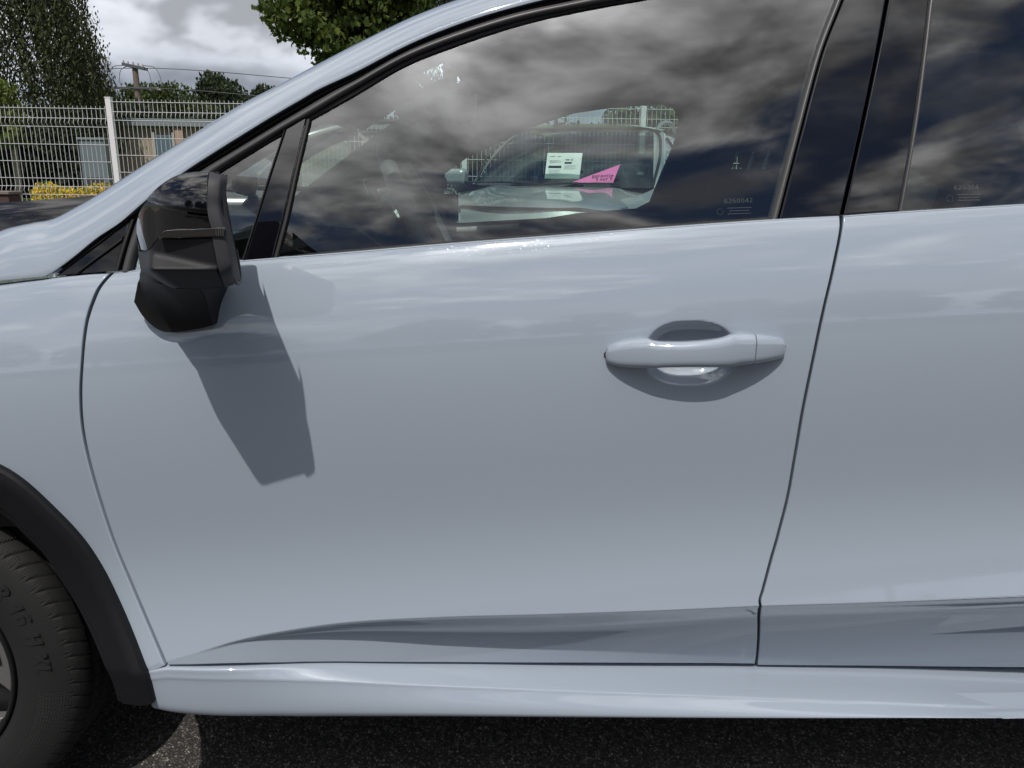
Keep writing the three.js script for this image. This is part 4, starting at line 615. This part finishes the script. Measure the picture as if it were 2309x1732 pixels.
  put('dashboard', grid(12, 4, (u, v) => [lerp(-hw, hw, u) * 0.93, cowl - 0.06 - 0.05 * v, lerp(-0.02, -0.55, v)]), voidBlack);
  for (const s of [-1, 1]) { const st = groupIn('seat', root); mesh('backrest', place(box(0.46, 0.62, 0.13, 0, 0, 0, 0.05), s * 0.37, cowl - 0.22, -1.25, -0.2), cloth, st); mesh('headrest', place(box(0.26, 0.17, 0.10, 0, 0, 0, 0.04), s * 0.37, cowl + 0.20, -1.33, -0.2), cloth, st); }
  put('cabin_floor', new THREE.BoxGeometry(half * 1.7, 0.05, tail + 0.2).translate(0, 0.45, -tail / 2), voidBlack);
  for (const s of [-1, 1]) put('wiper', merged([rod([s * 0.02 - 0.1, cowl + 0.0, 0.035], [s * 0.36 - 0.18, cowl + 0.012, -0.03], 0.008), rod([s * 0.36 - 0.44, cowl + 0.006, 0.02], [s * 0.36 + 0.16, cowl + 0.012, -0.065], 0.0075)]), rubber);
}
const steel = phys([0.40, 0.42, 0.43], { metalness: 0.4, roughness: 0.34, clearcoat: 1, clearcoatRoughness: 0.02 });
const suv = thing('parked_suv', 'dark silver sport utility car facing out from the fence, seen through the side window', 'car', [0.44, 0, -5.35], -22 * RAD, undefined);
simpleCar(suv, { half: 0.93, cowl: 1.055, roofY: 1.56, nose: 1.15, tail: 2.35, slant: 0.80, hoodDrop: 0.14, rails: true, mirror: steel, glass: pane([0.34, 0.40, 0.40], 1.6), screen: pane([0.55, 0.64, 0.62], 1.9) }, steel);
const blackPaint = phys([0.006, 0.006, 0.0075], { roughness: 0.2, clearcoat: 1, clearcoatRoughness: 0.01 });
const hatch = thing('parked_hatchback', 'black small car parked beside the fence, its bonnet showing past the pale pillar', 'car', [-1.72, 0, -3.62], -82 * RAD);
simpleCar(hatch, { half: 0.80, cowl: 1.035, roofY: 1.42, nose: 1.2, tail: 1.38, slant: 0.66, hoodDrop: 0.14, rails: false }, blackPaint);
{
  // papers behind the windscreen of the silver car
  suv.updateMatrixWorld(true);
  const canvas = (w, h, draw) => { const c = document.createElement('canvas'); c.width = w; c.height = h; const x = c.getContext('2d'); draw(x, w, h); const t = new THREE.CanvasTexture(c); t.colorSpace = THREE.SRGBColorSpace; return t; };
  const sheetTex = canvas(512, 600, (x, w, h) => {
    x.fillStyle = '#f4f6f4'; x.fillRect(0, 0, w, h); x.fillStyle = '#5b6166';
    for (let k = 0; k < 5; k++) x.fillRect(40, 170 + k * 16, [150, 190, 120, 170, 60][k], 7);
    x.fillRect(30, 70, 90, 14); x.fillRect(150, 70, 60, 14); x.fillStyle = '#2c3033'; x.fillRect(30, 300, 200, 62); x.fillRect(270, 205, 110, 48);
    x.font = 'bold 74px sans-serif'; x.fillStyle = '#3a3f43'; x.fillText('€', 360, 180); x.fillStyle = '#6b7176'; x.fillRect(280, 140, 66, 30);
    for (let k = 0; k < 6; k++) { x.fillRect(270, 290 + k * 18, 200 - 24 * (k % 3), 6); x.fillRect(40, 400 + k * 20, 180 - 30 * (k % 2), 6); }
    x.fillRect(40, 540, 300, 5); x.fillRect(40, 556, 260, 5);
  });
  const paperAt = (geo, mats, name, label, category, x, y, z, rx, ry, rz) => { const o = mesh(name, geo, mats); const m = new THREE.Matrix4().multiplyMatrices(suv.matrixWorld, new THREE.Matrix4().compose(new THREE.Vector3(x, y, z), new THREE.Quaternion().setFromEuler(new THREE.Euler(rx, ry, rz, 'YXZ')), new THREE.Vector3(1, 1, 1))); m.decompose(o.position, o.quaternion, o.scale); tag(o, label, category); return o; };
  const ps = new THREE.PlaneGeometry(0.315, 0.215);
  paperAt(box(0.30, 0.215, 0.003, 0, 0, 0, 0.001), std([0.86, 0.88, 0.86], 0.8), 'price_sheet', 'white printed price sheet standing inside the windscreen of the silver car', 'paper', 0.02, 1.20, -0.14, -0.30, 0.0, 0);
  const print = new THREE.Mesh(new THREE.PlaneGeometry(0.288, 0.203), std([1, 1, 1], 0.8, 0, { map: sheetTex })); print.name = 'print'; print.position.z = 0.0032; scene.children[scene.children.length - 1].add(print);
  const cardTex = canvas(1024, 512, (x, w, h) => {
    x.fillStyle = '#f37fc0'; x.fillRect(0, 0, w, h); x.fillStyle = '#2b1224'; x.textAlign = 'right'; x.font = 'bold 112px sans-serif';
    x.fillText('garantie', 905, 330); x.fillText('5 sur 5', 885, 415); x.fillStyle = '#8a3f6a'; for (let k = 0; k < 3; k++) x.fillRect(880 - [420, 520, 480][k], 438 + k * 18, [420, 520, 480][k], 6);
  });
  const tri = new THREE.Shape([new THREE.Vector2(-0.19, -0.045), new THREE.Vector2(0.155, -0.058), new THREE.Vector2(0.205, 0.10)]);
  const cg = new THREE.ExtrudeGeometry(tri, { depth: 0.002, bevelEnabled: false }), cu = cg.attributes.uv, cp = cg.attributes.position;
  for (let k = 0; k < cp.count; k++) cu.setXY(k, (cp.getX(k) + 0.19) / 0.395, (cp.getY(k) + 0.058) / 0.158 * 0.93 + 0.05);
  paperAt(cg, std([1, 1, 1], 0.7, 0, { map: cardTex }), 'warranty_card', 'pink triangular card in the windscreen corner of the silver car', 'card', 0.30, 1.115, -0.075, -0.45, 0.12, 0.05);
}

// ================= fence ==========================================================================================
{
  const white = std([0.52, 0.535, 0.56], 0.45), Z = -8.05;
  const wirePts = (dy) => { const f = [[-0.03, 0], [0.0, 0], [0.10, 0.0], [0.105, 0.003], [0.15, 0.028], [0.195, 0.003], [0.2, 0], [0.84, 0], [0.845, 0.003], [0.89, 0.028], [0.935, 0.003], [0.94, 0], [1.14, 0]]; return f.map(([y, z]) => new THREE.Vector3(0, -y + dy, z)); };
  class Path extends THREE.CurvePath { }
  const p = new Path(), w = wirePts(0); for (let k = 1; k < w.length; k++) p.add(new THREE.LineCurve3(w[k - 1], w[k]));
  const upright = (() => { const rows = []; for (const q of w) rows.push([0, 1, 2, 3, 4].map((i) => { const a = i * Math.PI / 2 + 0.78; return [q.x + 0.0036 * Math.cos(a), q.y, q.z + 0.0036 * Math.sin(a)]; })); return sheet(rows, true); })();
  const posts = [-10.4, -8.4, -6.38, -4.375, -2.4, -0.42, 1.6, 3.6, 5.6], top = [1.776, 1.776, 1.776, 1.852, 1.852, 1.86, 1.86, 1.86];
  const fence = thing('wire_fence', 'white welded wire fence of panels and square posts on the raised edge behind the cars', 'fence');
  for (let k = 0; k < posts.length - 1; k++) {
    const x0 = posts[k], x1 = posts[k + 1], y = top[k], n = 38, s = (x1 - x0 - 0.09) / n, shown = k > 1 && k < 7;
    const rods = [0, 0.105, 0.195, 0.385, 0.57, 0.755, 0.845, 0.935, 1.125].map((d) => rod([x0 + 0.035, y - d, Z + 0.006], [x1 - 0.035, y - d, Z + 0.006], 0.0042, 6));
    if (!shown) { mesh('wire_panel', merged([...rods, ...Array.from({ length: n + 1 }, (_, i) => upright.clone().translate(x0 + 0.045 + i * s, y, Z))]), white, fence).userData.kind = 'stuff'; continue; }
    const f = groupIn('wire_panel', fence);
    for (const g of rods) mesh('horizontal_wire', g, white, f);
    for (let i = 0; i <= n; i++) { const v = mesh('vertical_wire', upright, white, f); v.position.set(x0 + 0.045 + i * s, y, Z); }
  }
  const postGeo = merged([box(0.062, 1.36, 0.062, 0, 0.68, 0, 0.006), box(0.068, 0.012, 0.068, 0, 1.364, 0, 0.004)]);
  posts.forEach((x, k) => { const t = mesh('post', postGeo, std([0.74, 0.75, 0.76], 0.45), fence); t.position.set(x, 0.62, Z - 0.02); t.scale.y = (top[Math.min(k, 7)] - 0.62 + 0.05) / 1.37; });
  const bw = [-5.3612, 0.8762, -7.72], bb = [-5.3891, 0.6948, -7.72];
  const wall = thing('brown_wall', 'dark brown rendered wall end at the left edge, in front of the fence', 'wall', [bw[0] - 1.6, 0, -7.72]);
  mesh('wall_block', box(3.2, bw[1] - 0.03, 0.22, 0, (bw[1] - 0.03) / 2, 0, 0.01), grainy([0.085, 0.058, 0.050], 0.9, 3, 0.003), wall); mesh('coping', box(3.24, 0.035, 0.26, 0, bw[1] - 0.013, 0, 0.008), grainy([0.20, 0.17, 0.15], 0.9, 3, 0.002), wall);
}

// ================= trees, hedges, building, pole ==================================================================
const leafMat = (c, t = 0.35) => phys(c, { vertexColors: true, roughness: 0.75, transmission: t, thickness: 0, specularIntensity: 0.35 });
const barkMat = grainy([0.07, 0.06, 0.05], 0.9, 8, 0.006);
const quad = (a, b) => { const g = new THREE.BufferGeometry(); g.setAttribute('position', new THREE.Float32BufferAttribute([0, 0, 0, b, a * 0.45, 0.06 * a, 0, a, -0.05 * a, -b, a * 0.45, 0.06 * a], 3)); g.setIndex([0, 1, 2, 0, 2, 3]); g.computeVertexNormals(); return g; };
const mapleLeaf = (() => { const o = [[0, 0], [0.26, 0.02], [0.22, 0.22], [0.52, 0.34], [0.30, 0.52], [0.32, 0.74], [0.10, 0.66], [0, 1.0], [-0.10, 0.66], [-0.32, 0.74], [-0.30, 0.52], [-0.52, 0.34], [-0.22, 0.22], [-0.26, 0.02]]; const g = new THREE.ShapeGeometry(new THREE.Shape(o.map((q) => new THREE.Vector2(...q)))), p = g.attributes.position; for (let k = 0; k < p.count; k++) p.setZ(k, -0.25 * Math.abs(p.getX(k)) - 0.1 * p.getY(k) ** 2); g.computeVertexNormals(); return g; })();
function foliage(parent, name, geo, mat, spots, size, tones, droop = 0) {   // one mesh of many single leaves, each with its own turn, size and green
  const g = geo.index ? geo.toNonIndexed() : geo, P = g.attributes.position, N = g.attributes.normal, n = P.count, pos = new Float32Array(spots.length * n * 3), nor = new Float32Array(spots.length * n * 3), col = new Float32Array(spots.length * n * 3);
  const q = new THREE.Quaternion(), e = new THREE.Euler(), v = new THREE.Vector3();
  spots.forEach((s, i) => {
    e.set(between(-0.9, 0.9) + (droop ? Math.PI : 0) - 0.3, rnd() * 6.283, between(-0.9, 0.9) * (droop ? 0.4 : 1)); q.setFromEuler(e);
    const k = size * between(0.65, 1.3), t = tones[Math.floor(rnd() * tones.length)], b = between(0.75, 1.25);
    for (let j = 0; j < n; j++) { const o = (i * n + j) * 3; v.fromBufferAttribute(P, j).multiplyScalar(k).applyQuaternion(q); pos.set([v.x + s[0], v.y + s[1], v.z + s[2]], o); v.fromBufferAttribute(N, j).applyQuaternion(q); nor.set([v.x, v.y, v.z], o); col.set([t[0] * b, t[1] * b, t[2] * b], o); }
  });
  const out = new THREE.BufferGeometry(); out.setAttribute('position', new THREE.BufferAttribute(pos, 3)); out.setAttribute('normal', new THREE.BufferAttribute(nor, 3)); out.setAttribute('color', new THREE.BufferAttribute(col, 3));
  return mesh(name, out, mat, parent);
}
// clusters of leaves on the outside of a few rounded masses, with gaps between
function crownSpots(blobs, n, spread, gap = 0.0) {
  const out = []; let guard = 0; const vol = blobs.map((b) => b[3] ** 2), sum = vol.reduce((a, b) => a + b, 0);
  while (out.length < n && guard++ < n * 12) {
    let r = rnd() * sum, k = 0; while (r > vol[k] && k < blobs.length - 1) { r -= vol[k]; k++; }
    const [bx, by, bz, br] = blobs[k], u = between(-1, 1), a = rnd() * 6.283, s = Math.sqrt(1 - u * u), d = br * Math.pow(rnd(), 0.30), x = bx + s * Math.cos(a) * d, y = by + u * d * 0.9, z = bz + s * Math.sin(a) * d;
    if (fbm(x * 1.3 / spread, y * 1.3 / spread, z * 1.3 / spread, 3) < gap - 0.10 * rnd()) continue;
    const m = 5 + Math.floor(rnd() * 6); for (let i = 0; i < m && out.length < n; i++) out.push([x + between(-1, 1) * 0.16 * spread, y + between(-1, 1) * 0.12 * spread, z + between(-1, 1) * 0.16 * spread]);
  }
  return out;
}
function trunkOf(parent, h, r, limbs) {
  mesh('trunk', tube([[0, 0, 0], [0.03, h * 0.35, 0.02], [-0.02, h * 0.7, 0], [0.04, h, -0.03]], r, 14, 10), barkMat, parent);
  for (const l of limbs) mesh('limb', tube([[0, l[0], 0], [l[1] * 0.5, l[0] + l[2] * 0.35, l[3] * 0.5], [l[1], l[0] + l[2], l[3]]], r * 0.42, 10, 6), barkMat, parent);
}
function leafyTree(name, label, pos, blobs, n, size, tones, { geo = quad(1, 0.32), h = 3, r = 0.12, limbs = [], spread = 1, gap = -0.06, group, t } = {}) {
  const o = thing(name, label, name === 'bush' ? 'bush' : name === 'hedge' ? 'hedge' : 'tree', pos, 0, group);
  trunkOf(o, h, r, limbs);
  foliage(o, 'crown', geo, leafMat([1, 1, 1], t), crownSpots(blobs, n, spread, gap), size, tones);
  return o;
}
{
  // weeping birch at the left: hanging strands
  const o = thing('birch_tree', 'large weeping birch with hanging dark foliage at the top left', 'tree', [-10.75, 0.62, -14.5]);
  trunkOf(o, 7.5, 0.2, [[2.2, 1.6, 3.0, 0.4], [3.0, -1.7, 3.2, 0.6], [3.6, 0.9, 3.0, -1.2], [1.6, 1.0, 2.4, 1.0]]);
  const spots = [], bare = []; 
  for (let k = 0; k < 2400; k++) {
    const a = rnd() * 6.283, d = Math.sqrt(rnd()) * 3.05, rim = d / 3.05, x0 = d * Math.cos(a), z0 = d * Math.sin(a), y1 = 7.6 * Math.sqrt(Math.max(0.05, 1 - rim * rim * 0.86)) + between(-1.2, 0.2);
    if (fbm(x0 * 1.6, z0 * 1.6, 3, 3) < -0.22) continue;
    const len = between(1.2, 3.6) * (0.6 + 0.6 * rim), sway = between(-0.12, 0.18); let y = y1;
    for (let q = 0; q < len; q += 0.035) { y = y1 - q; if (y < 0.55 + 0.5 * rnd()) break; const out = 1 + 0.10 * q / 3; spots.push([x0 * out + sway * q * 0.35 + between(-0.09, 0.09), y + between(-0.04, 0.04), z0 * out + between(-0.09, 0.09)]); }
  }
  for (let k = 0; k < 16; k++) { const a = rnd() * 6.283, r1 = between(1.2, 2.6), y = between(2.0, 5.5); mesh('branch', tube([[0, y, 0], [r1 * 0.6 * Math.cos(a), y + 0.4, r1 * 0.6 * Math.sin(a)], [r1 * Math.cos(a), y - 0.2, r1 * Math.sin(a)]], 0.018, 8, 5), std([0.32, 0.31, 0.29], 0.8), o); }
  foliage(o, 'crown', quad(1, 0.20), leafMat([1, 1, 1], 0.3), spots, 0.088, [[0.066, 0.084, 0.034], [0.052, 0.068, 0.028], [0.088, 0.100, 0.042], [0.042, 0.055, 0.026]], 1);
}
const mids = [[0.055, 0.085, 0.022], [0.045, 0.070, 0.020], [0.075, 0.105, 0.025], [0.038, 0.058, 0.018]];
const darks = [[0.030, 0.048, 0.020], [0.024, 0.040, 0.018], [0.040, 0.060, 0.024]];
const mapleAt = [-2.321, 1.0769, -11.6];
leafyTree('maple_tree', 'green maple with broad leaves behind the roof line of the pale car', [mapleAt[0], 0.62, -11.6], [[0, 3.5, 0, 1.05], [-0.55, 2.85, 0.3, 0.65], [0.5, 3.1, 0, 0.9], [-0.75, 3.6, 0.1, 0.6], [0.15, 2.55, 0.2, 0.7], [0.1, 4.3, 0, 1.1], [0.75, 3.9, -0.2, 0.7], [-0.2, 2.35, 0.1, 0.45]], 24000, 0.098, [[0.10, 0.15, 0.025], [0.07, 0.115, 0.022], [0.14, 0.185, 0.03], [0.055, 0.09, 0.02]], { geo: mapleLeaf, h: 3.4, r: 0.09, limbs: [[1.7, 0.7, 1.4, 0.2], [1.8, -0.6, 1.3, 0.2], [2.2, 0.2, 1.8, -0.3]], spread: 0.8, gap: -0.10, t: 0.45 });
{
  const o = thing('conifer_tree', 'dark conifer with drooping boughs right of the maple', 'tree', [[-1.2023, 1.0916, -14.4][0] + 0.2, 0.62, -14.4]);
  trunkOf(o, 8, 0.14, []);
  const spots = []; for (let k = 0; k < 130; k++) { const y = between(1.4, 8), L = (8.4 - y) * 0.34 + 0.2, a = rnd() * 6.283; for (let q = 0.15; q < L; q += 0.035) for (let i = 0; i < 3; i++) { const w = 0.10 + 0.25 * (1 - q / L); spots.push([q * Math.cos(a) + between(-w, w) * Math.sin(a), y - 0.42 * q * q / L + between(-0.05, 0.03) - 0.05 * i, q * Math.sin(a) + between(-w, w) * Math.cos(a)]); } }
  foliage(o, 'crown', quad(1, 0.13), leafMat([1, 1, 1], 0.15), spots, 0.13, [[0.024, 0.038, 0.020], [0.018, 0.030, 0.016], [0.034, 0.050, 0.024]], 1);
}
{ const at = [-13.408, 0.9249, -30]; leafyTree('round_tree', 'round green tree standing behind the utility pole', [at[0], 0.62, -30], [[0, 2.3, 0, 1.35], [0.9, 2.75, 0, 1.0], [-1.1, 2.1, 0, 1.2], [1.9, 2.0, 0.2, 1.1], [-0.2, 2.9, 0, 0.8]], 16000, 0.15, mids, { h: 2.4, limbs: [[1.2, 0.8, 1.0, 0]], spread: 1.2 }); }
{ const at = [-12.6271, 0.9346, -36]; leafyTree('far_tree', 'dark rounded tree farthest right behind the fence top', [at[0], 0.62, -36], [[0, 3.4, 0, 1.2], [0.9, 3.0, 0, 1.0], [-0.9, 2.9, 0, 1.0], [1.5, 2.3, 0, 0.9], [-0.3, 4.0, 0, 0.75], [-1.3, 2.2, 0, 0.9]], 13000, 0.18, darks, { h: 3.4, spread: 1.3 }); }
{ const at = [-13.1376, 0.9266, -44]; leafyTree('small_tree', 'small dark tree whose tip shows beside the pale pillar', [at[0], 0.62, -44], [[0, 3.6, 0, 1.1], [0.8, 3.0, 0, 1.0], [0.1, 4.5, 0, 0.6]], 6000, 0.2, darks, { h: 3.4, spread: 1.3 }); }
{ const at = [-13.842, 0.9195, -27]; leafyTree('slender_tree', 'low green tree between the birch and the pole', [at[0], 0.62, -27], [[0, 2.3, 0, 0.9], [0.6, 1.9, 0, 0.8], [-0.7, 2.4, 0, 0.8]], 9000, 0.13, mids, { h: 2.0, spread: 1.2 }); }
leafyTree('bush', 'bright green bush under the birch at the left edge', [[-7.6284, 1.0054, -11.2][0] - 0.1, 0.62, -11.2], [[0, 1.45, 0, 0.5], [0.15, 1.05, 0.1, 0.4], [-0.5, 1.45, 0, 0.6]], 5000, 0.085, [[0.11, 0.15, 0.03], [0.085, 0.12, 0.025], [0.14, 0.18, 0.04]], { h: 1.1, r: 0.03, spread: 0.5 });
const hedgeOf = (label, x0, x1, z, h, n, tones, size = 0.13) => { const blobs = []; for (let x = x0; x < x1; x += 0.75) blobs.push([x, h * between(0.35, 0.62), between(-0.3, 0.3), h * between(0.36, 0.46)], [x + 0.3, h * 0.25, 0, h * 0.3]); const o = thing('hedge', label, 'hedge', [0, 0.62, z]); const stems = []; for (let x = x0; x < x1; x += 1.1) stems.push(rod([x, 0, 0], [x + between(-0.2, 0.2), h * 0.7, 0], 0.03)); const st = mesh('stems', merged(stems), barkMat, o); st.userData.kind = 'stuff'; foliage(o, 'leaves', quad(1, 0.36), leafMat([1, 1, 1], 0.25), crownSpots(blobs, n, 0.9, -0.12), size, tones); return o; };
hedgeOf('tall dark green hedge behind the fence and under the trees', -15, 3.5, -20.5, 2.3, 42000, darks, 0.16);
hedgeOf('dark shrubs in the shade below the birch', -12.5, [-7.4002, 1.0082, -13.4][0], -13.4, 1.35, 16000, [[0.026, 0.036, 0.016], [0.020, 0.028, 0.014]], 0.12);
hedgeOf('mixed green hedge behind the silver car', 2.6, 12, -13, 2.0, 22000, mids, 0.15);
{
  const o = thing('flower_hedge', 'low hedge of bright yellow flowers behind the wire fence', 'hedge', [0, 0.62, -9.35]), blobs = [];
  const fx0 = [-6.0861, 0.9037, -9.35][0], fx1 = [-4.8003, 0.9209, -9.35][0]; for (let x = fx0 + 0.1; x < fx1; x += 0.2) blobs.push([x, 0.13 + 0.03 * Math.sin(x * 7), between(-0.1, 0.1), 0.16]);
  const st = []; for (let x = fx0 + 0.1; x < fx1; x += 0.3) st.push(rod([x, 0, 0], [x, 0.16, 0], 0.01)); mesh('stems', merged(st), barkMat, o).userData.kind = 'stuff';
  foliage(o, 'flowers', quad(1, 0.45), leafMat([1, 1, 1], 0.3), crownSpots(blobs, 17000, 0.3, -0.25), 0.032, [[0.80, 0.58, 0.02], [0.72, 0.50, 0.02], [0.85, 0.66, 0.06], [0.50, 0.42, 0.03], [0.12, 0.20, 0.03]]);
}
{
  // low building behind the fence
  const b = thing('low_building', 'low beige building with a blue door behind the wire fence', 'building', [[-8.1569, 0.9976, -16][0], 0.62, -16]);
  mesh('wall', box(6.0, 1.40, 3, 3.0, 0.70, -1.5, 0.01), grainy([0.36, 0.31, 0.245], 0.9, 2, 0.004), b);
  mesh('fascia', box(6.3, 0.15, 3.3, 3.0, 1.475, -1.5, 0.01), std([0.20, 0.24, 0.26], 0.6), b);
  const d = groupIn('door', b); mesh('leaf', box(0.36, 1.22, 0.06, 1.07, 0.62, 0.02, 0.01), std([0.10, 0.16, 0.20], 0.5), d); for (const x of [0.865, 1.275]) mesh('frame', box(0.05, 1.28, 0.1, x, 0.64, 0.03), std([0.42, 0.42, 0.40], 0.6), d);
  mesh('pier', box(0.16, 1.39, 0.10, 1.40, 0.695, 0.05, 0.01), std([0.42, 0.30, 0.24], 0.9), b);
  const w = groupIn('window', b); mesh('window_frame', box(0.8, 0.6, 0.08, 2.3, 0.9, 0.02, 0.01), std([0.55, 0.55, 0.53], 0.5), w); mesh('glass', box(0.7, 0.5, 0.02, 2.3, 0.9, 0.065, 0.004), std([0.05, 0.07, 0.08], 0.08), w);
  const k = thing('utility_cabinet', 'pale blue grey cabinet between the birch and the white post', 'cabinet', [[-6.8187, 1.0162, -12.6][0], 0.62, -12.6]); mesh('case', box(0.42, 0.98, 0.4, 0, 0.49, 0, 0.015), std([0.15, 0.19, 0.22], 0.5), k); mesh('lid', box(0.46, 0.04, 0.44, 0, 1.0, 0, 0.01), std([0.2, 0.23, 0.26], 0.5), k); mesh('vent', box(0.3, 0.16, 0.01, 0, 0.3, 0.203, 0.002), std([0.05, 0.05, 0.06], 0.6), k);
  const g = thing('grey_trunk', 'leaning weathered grey trunk behind the wire fence', 'trunk', [-7.6, 0.62, -11.5]); mesh('stem', tube([[0, 0, 0], [0.03, 0.3, 0], [0.06, 0.85, 0.05]], 0.05, 8, 8), std([0.30, 0.27, 0.23], 0.9), g);  // pale birch trunk standing below the foliage
}
{
  // utility pole with cross-arms and wires
  const f = [-11.5348, 4.2604, -25], k = (px, py) => 0; const o = thing('utility_pole', 'wooden utility pole with cross arms and hanging wires behind the trees', 'pole', [f[0], 0, -25]); const H = f[1];
  o.scale.set(0.7, 1, 0.7); const wood = std([0.16, 0.13, 0.11], 0.9), iron = std([0.10, 0.11, 0.12], 0.6, 0.3), cer = std([0.35, 0.33, 0.32], 0.3);
  mesh('mast', new THREE.CylinderGeometry(0.12, 0.19, H, 12).translate(0, H / 2, 0), wood, o);
  mesh('cross_arm', merged([place(box(0.98, 0.09, 0.12), 0.0, H + 0.02, 0.14, 0, 0, -0.13), place(box(0.98, 0.09, 0.12), 0.0, H + 0.02, -0.14, 0, 0, -0.13)]), iron, o);
  mesh('cross_arm', place(box(2.05, 0.07, 0.10), -0.12, H - 0.62, 0.1, 0, 0, 0.0), iron, o);
  for (const [x, y] of [[-0.42, 0.14], [-0.22, 0.11], [0.0, 0.10], [0.22, 0.06], [0.42, 0.03]]) mesh('insulator', merged([new THREE.CylinderGeometry(0.035, 0.045, 0.10, 10).translate(x, H + y, 0.14), new THREE.CylinderGeometry(0.05, 0.055, 0.03, 10).translate(x, H + y - 0.03, 0.14)]), cer, o);
  for (const [x, dx] of [[-1.05, -0.25], [1.0, 0.25], [-0.6, -0.2], [0.55, 0.2]]) mesh('strain_insulator', rod([x * 0.85, H - 0.62, 0.1], [x * 0.85 + dx, H - 0.66, 0.12], 0.035, 8), cer, o);
  for (const s of [-1, 1]) { mesh('jumper_wire', tube([[s * 0.45, H + 0.05, 0.1], [s * 0.95, H - 0.02, 0.1], [s * 1.15, H - 0.35, 0.1], [s * 1.1, H - 0.64, 0.1]], 0.012, 20, 5), iron, o); mesh('jumper_wire', tube([[s * 0.2, H + 0.05, 0.1], [s * 0.6, H - 0.1, 0.1], [s * 0.7, H - 0.4, 0.1], [s * 0.62, H - 0.64, 0.1]], 0.012, 20, 5), iron, o); }
  for (const [y, z] of [[0.0, -0.2], [-0.62, 0.2]]) mesh('power_line', tube([[-30, H + y + 0.5, z - 6], [-12, H + y - 0.35, z - 2.4], [0, H + y, z], [12, H + y - 0.5, z + 2.4], [30, H + y + 0.2, z + 6]], 0.011, 60, 4), iron, o);
}
{
  // the far side of the car park, behind the photographer: it shows in the paint and the glass
  const row = groupIn('tree_row', scene); tag(row, 'row of leafy trees across the car park, mirrored in the paint of the near car', 'tree row', undefined, 'stuff');
  const blobs = []; for (const [x, z, h, r] of [[-15, 24, 7.5, 2.6], [-9.5, 22, 6, 2.2], [-3.2, 27, 7, 2.6], [2.6, 25, 5.8, 2.0], [7.2, 24, 6.6, 2.4], [13, 26, 7.4, 2.8], [19, 23, 6.5, 2.5], [-21, 21, 8, 3]]) { blobs.push([x, h * 0.62, z, r], [x + r * 0.5, h * 0.5, z + 0.3, r * 0.75], [x - r * 0.55, h * 0.52, z + 0.2, r * 0.7], [x, h * 0.82, z, r * 0.7]); }
  foliage(row, 'crowns', quad(1, 0.32), leafMat([1, 1, 1]), crownSpots(blobs, 40000, 1.6, -0.06), 0.30, darks);
  mesh('trunks', merged([[-15, 24], [-9.5, 22], [-3.2, 27], [2.6, 25], [7.2, 24], [13, 26], [19, 23], [-21, 21]].map(([x, z]) => rod([x, 0, z], [x, 4, z], 0.15, 8))), barkMat, row);
  const o = thing('park_hedge', 'clipped dark hedge along the far side of the car park', 'hedge', [0, 0, 29]); mesh('hedge_body', box(70, 1.6, 1.2, 0, 0.8, 0, 0.2), grainy([0.03, 0.045, 0.02], 1, 40, 0.05), o);
}

scene.traverse((o) => { if (o.isMesh) { o.castShadow = true; o.receiveShadow = true; } });
renderer.render(scene, camera);
